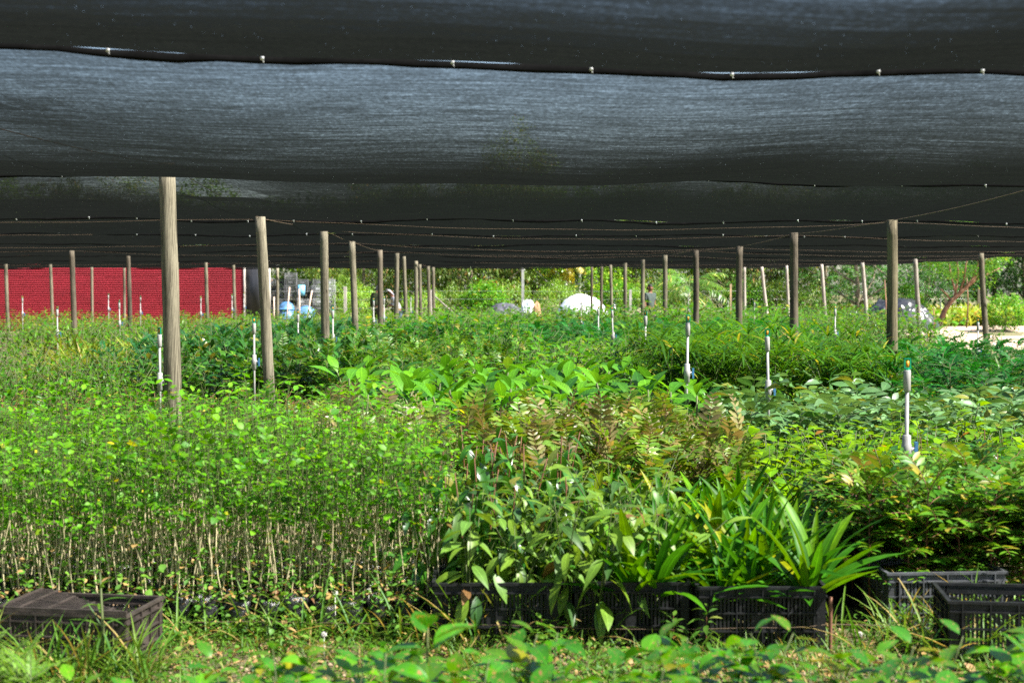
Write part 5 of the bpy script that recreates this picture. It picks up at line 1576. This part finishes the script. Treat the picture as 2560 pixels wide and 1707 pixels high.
scatter(vff, [(xat(p, d), d) for p, d in ((-60, 5.3), (0, 5.15), (30, 5.2), (30, 5.0), (60, 5.0), (-40, 4.9), (90, 4.75), (-10, 5.3))], 'fern_like_weed', 'yellow green fern like weed in the bottom left corner', 'fern like weeds in the bottom left corner', 'weed', smin=.8, smax=1.0)
# ================================================================== PEOPLE
SKIN = plain('brown_skin', (0.30, 0.14, 0.085), .5, var=.1, scale=20)
HAIR = plain('black_hair', (0.01, 0.009, 0.008), .6, var=.2, scale=60, bump=.4)
def skin_mesh(name, verts, edges, radii, mat, parent, sub=2, root=0):
    me = bpy.data.meshes.new(name); me.from_pydata(verts, edges, [])
    o = bpy.data.objects.new(name, me); COL.objects.link(o)
    sk = o.modifiers.new('skin', 'SKIN'); sk.use_smooth_shade = True
    sv = me.skin_vertices[0].data
    for i, r_ in enumerate(radii):
        sv[i].radius = (r_, r_) if not hasattr(r_, '__len__') else r_
        sv[i].use_root = (i == root)
    ss = o.modifiers.new('sub', 'SUBSURF'); ss.levels = sub; ss.render_levels = sub
    dg = bpy.context.evaluated_depsgraph_get()
    m2 = bpy.data.meshes.new_from_object(o.evaluated_get(dg))
    m2.name = name
    bpy.data.objects.remove(o)
    m2.materials.clear(); m2.materials.append(mat)
    for p in m2.polygons: p.use_smooth = True
    ob = bpy.data.objects.new(name, m2); COL.objects.link(ob); ob.parent = parent
    return ob
class Sk:
    def __init__(s): s.v = []; s.e = []; s.r = []
    def a(s, p, r, to=None):
        s.v.append(tuple(p)); s.r.append(r)
        if to is not None: s.e.append((to, len(s.v) - 1))
        return len(s.v) - 1
def person(loc, rz, label, shirt, trouser, bend=0.0, armL=None, armR=None, cap=None, sleeve=.5, H=1.74):
    """standing figure facing -Y, z up; arms: lists of shoulder, elbow, wrist"""
    root = empty('person', loc, rz); tag(root, label, 'person', 'people working beyond the beds')
    def B(x, y, z):          # bend the torso forward about the hips
        if z > .95:
            dz = z - .95; return (x, y * math.cos(bend) - dz * math.sin(bend), .95 + dz * math.cos(bend) + y * -math.sin(bend))
        return (x, y, z)
    armL = armL or [(.20, 0, 1.42), (.235, .02, 1.13), (.24, -.06, .88)]
    armR = armR or [(-.20, 0, 1.42), (-.235, .02, 1.13), (-.24, -.06, .88)]
    s = Sk()
    p = s.a(B(0, 0, .95), (.15, .11)); w = s.a(B(0, 0, 1.12), (.135, .10), p); c = s.a(B(0, 0, 1.33), (.155, .11), w)
    n0 = s.a(B(0, .005, 1.47), (.07, .065), c); n1 = s.a(B(0, -.01, 1.53), .055, n0); 
    h0 = s.a(B(0, -.02, 1.59), (.062, .075), n1); h1 = s.a(B(0, -.01, 1.66), (.075, .092), h0); h2 = s.a(B(0, -.0, 1.72), (.055, .07), h1)
    nose = s.a(B(0, -.115, 1.625), .012, h0)
    for sx in (-1, 1):
        hp = s.a((sx * .095, 0, .88), .09, p); kn = s.a((sx * .11, -.015, .49), .058, hp); an = s.a((sx * .11, .02, .09), .038, kn); toe = s.a((sx * .12, -.15, .03), .03, an)
        A = armR if sx < 0 else armL
        sh = s.a(B(*A[0]), .062, c); el = s.a(B(*A[1]), .042, sh); wr = s.a(B(*A[2]), .028, el)
        pw = Vector(B(*A[2])); dr = (pw - Vector(B(*A[1]))).normalized()
        pm = s.a(pw + dr * .07, (.03, .02), wr)
        sidev = Vector((0, 1, 0)) if abs(dr.y) < .8 else Vector((0, 0, 1))
        sidev = (sidev - dr * sidev.dot(dr)).normalized()
        for q in range(4):
            f0 = s.a(pw + dr * .10 + sidev * (q - 1.5) * .019, .0095, pm)
            s.a(pw + dr * (.15 + .012 * (1.5 - abs(q - 1.5))) + sidev * (q - 1.5) * .02 + Vector((-sx * .012, 0, 0)), .0075, f0)
        t0 = s.a(pw + dr * .05 - sidev * .035, .011, pm); s.a(pw + dr * .09 - sidev * .05, .009, t0)
    skin_mesh('body', s.v, s.e, s.r, SKIN, root)
    # shirt
    s = Sk()
    p = s.a(B(0, 0, .93), (.168, .128)); w = s.a(B(0, 0, 1.12), (.152, .118), p); c = s.a(B(0, 0, 1.34), (.172, .128), w); s.a(B(0, .005, 1.455), (.085, .078), c)
    for sx in (-1, 1):
        A = armR if sx < 0 else armL
        sh = s.a(B(*A[0]), .082, c)
        if sleeve <= 1: e = Vector(A[0]).lerp(Vector(A[1]), sleeve); s.a(B(*e), .066, sh)
        else:
            el = s.a(B(*A[1]), .06, sh); e = Vector(A[1]).lerp(Vector(A[2]), sleeve - 1); s.a(B(*e), .045, el)
    skin_mesh('shirt', s.v, s.e, s.r, shirt, root)
    s = Sk(); p = s.a((0, 0, .93), (.155, .118))
    for sx in (-1, 1):
        hp = s.a((sx * .095, 0, .86), .105, p); kn = s.a((sx * .11, -.015, .49), .078, hp); s.a((sx * .11, .02, .10), .062, kn)
    skin_mesh('trousers', s.v, s.e, s.r, trouser, root)
    for sx in (-1, 1):
        g = Geo(); g.tube([(sx * .11, .06, .03), (sx * .115, -.06, .045), (sx * .12, -.19, .03)], [.045, .05, .035], 8); g.obj('shoe', HAIR, root)
    # head details
    hd = empty('head_details', (0, 0, 0)); bpy.data.objects.remove(hd)
    EYEW = plain('eye', (0.03, 0.02, 0.02), .3)
    for sx in (-1, 1):
        g = Geo(); q = B(sx * .032, -.088, 1.655); g.tube([(q[0], q[1] + .006, q[2]), (q[0], q[1] - .004, q[2])], [.010, .007], 8); g.obj('eye', EYEW, root)
        g = Geo(); q = B(sx * .078, .0, 1.635); g.tube([(q[0], q[1], q[2] - .025), (q[0] + sx * .012, q[1], q[2]), (q[0], q[1], q[2] + .025)], [.010, .015, .010], 8); g.obj('ear', SKIN, root)
    g = Geo(); q = B(0, -.098, 1.578); g.tube([(q[0] - .022, q[1] + .006, q[2]), (q[0], q[1], q[2]), (q[0] + .022, q[1] + .006, q[2])], [.003, .006, .003], 6); g.obj('mouth', plain('lips', (0.22, 0.08, 0.06), .5), root)
    g = Geo(); P = []; nn = 9
    for i in range(nn):
        a = i / (nn - 1) * PI * .52
        for k in range(20):
            b_ = 2 * PI * k / 20
            low = 0 if math.sin(b_) < .2 else .10 * math.sin(b_)
            P.append(B(.083 * math.sin(a) * math.cos(b_), .012 + .104 * math.sin(a) * math.sin(b_), 1.665 + .098 * math.cos(a) - low * (i / (nn - 1)) ** 2))
    q = []
    for i in range(nn - 1):
        for k in range(20): q.append((i * 20 + k, (i + 1) * 20 + k, (i + 1) * 20 + (k + 1) % 20, i * 20 + (k + 1) % 20))
    g.add(P, [np.array(q)]); hair = g.obj('cap' if cap else 'hair', cap or HAIR, root)
    if cap:
        g = Geo(); P = []
        for i in range(9):
            a = PI + PI * i / 8
            P.append(B(.075 * math.cos(a), -.05 + .05 * math.sin(a), 1.70)); P.append(B(.08 * math.cos(a), -.085 + .10 * math.sin(a), 1.685))
        g.add(P, [np.array([(2 * i, 2 * i + 2, 2 * i + 3, 2 * i + 1) for i in range(8)])]); g.obj('visor', cap, hair)
    return root
GS = plain('dark_green_shirt', (0.07, 0.10, 0.09), .8, var=.3, scale=10)
CAMO = plain('camouflage_cloth', (0.10, 0.12, 0.05), .9, var=.5, scale=16, col2=(0.02, 0.025, 0.02))
WHS = plain('white_lilac_shirt', (0.72, 0.72, 0.82), .8, var=.2, scale=5)
JEAN = plain('blue_trousers', (0.12, 0.17, 0.28), .8)
DKT = plain('dark_trousers', (0.04, 0.04, 0.045), .8)
person((xat(1625, 46), 46, .08), .75, 'man in a dark green short sleeved shirt, turning his head towards the beds', GS, DKT, sleeve=.75)
person((xat(941, 52), 52, .08), PI * .85, 'person in a camouflage shirt and dark hat behind the dark edged pole', CAMO, CAMO, bend=.15, cap=DKT, sleeve=1.8)
person((xat(998, 50), 50, -.02), -1.35, 'person in a white shirt and white cap, bending forward behind the pole', WHS, JEAN, bend=.45, cap=WHS, sleeve=1.8, armL=[(.2, 0, 1.42), (.25, -.1, 1.15), (.2, -.3, 1.0)], armR=[(-.2, 0, 1.42), (-.25, -.1, 1.15), (-.2, -.3, 1.0)])
print('OBJECTS', len(bpy.data.objects), 'TRIS', sum(len(m.polygons) for m in bpy.data.meshes))
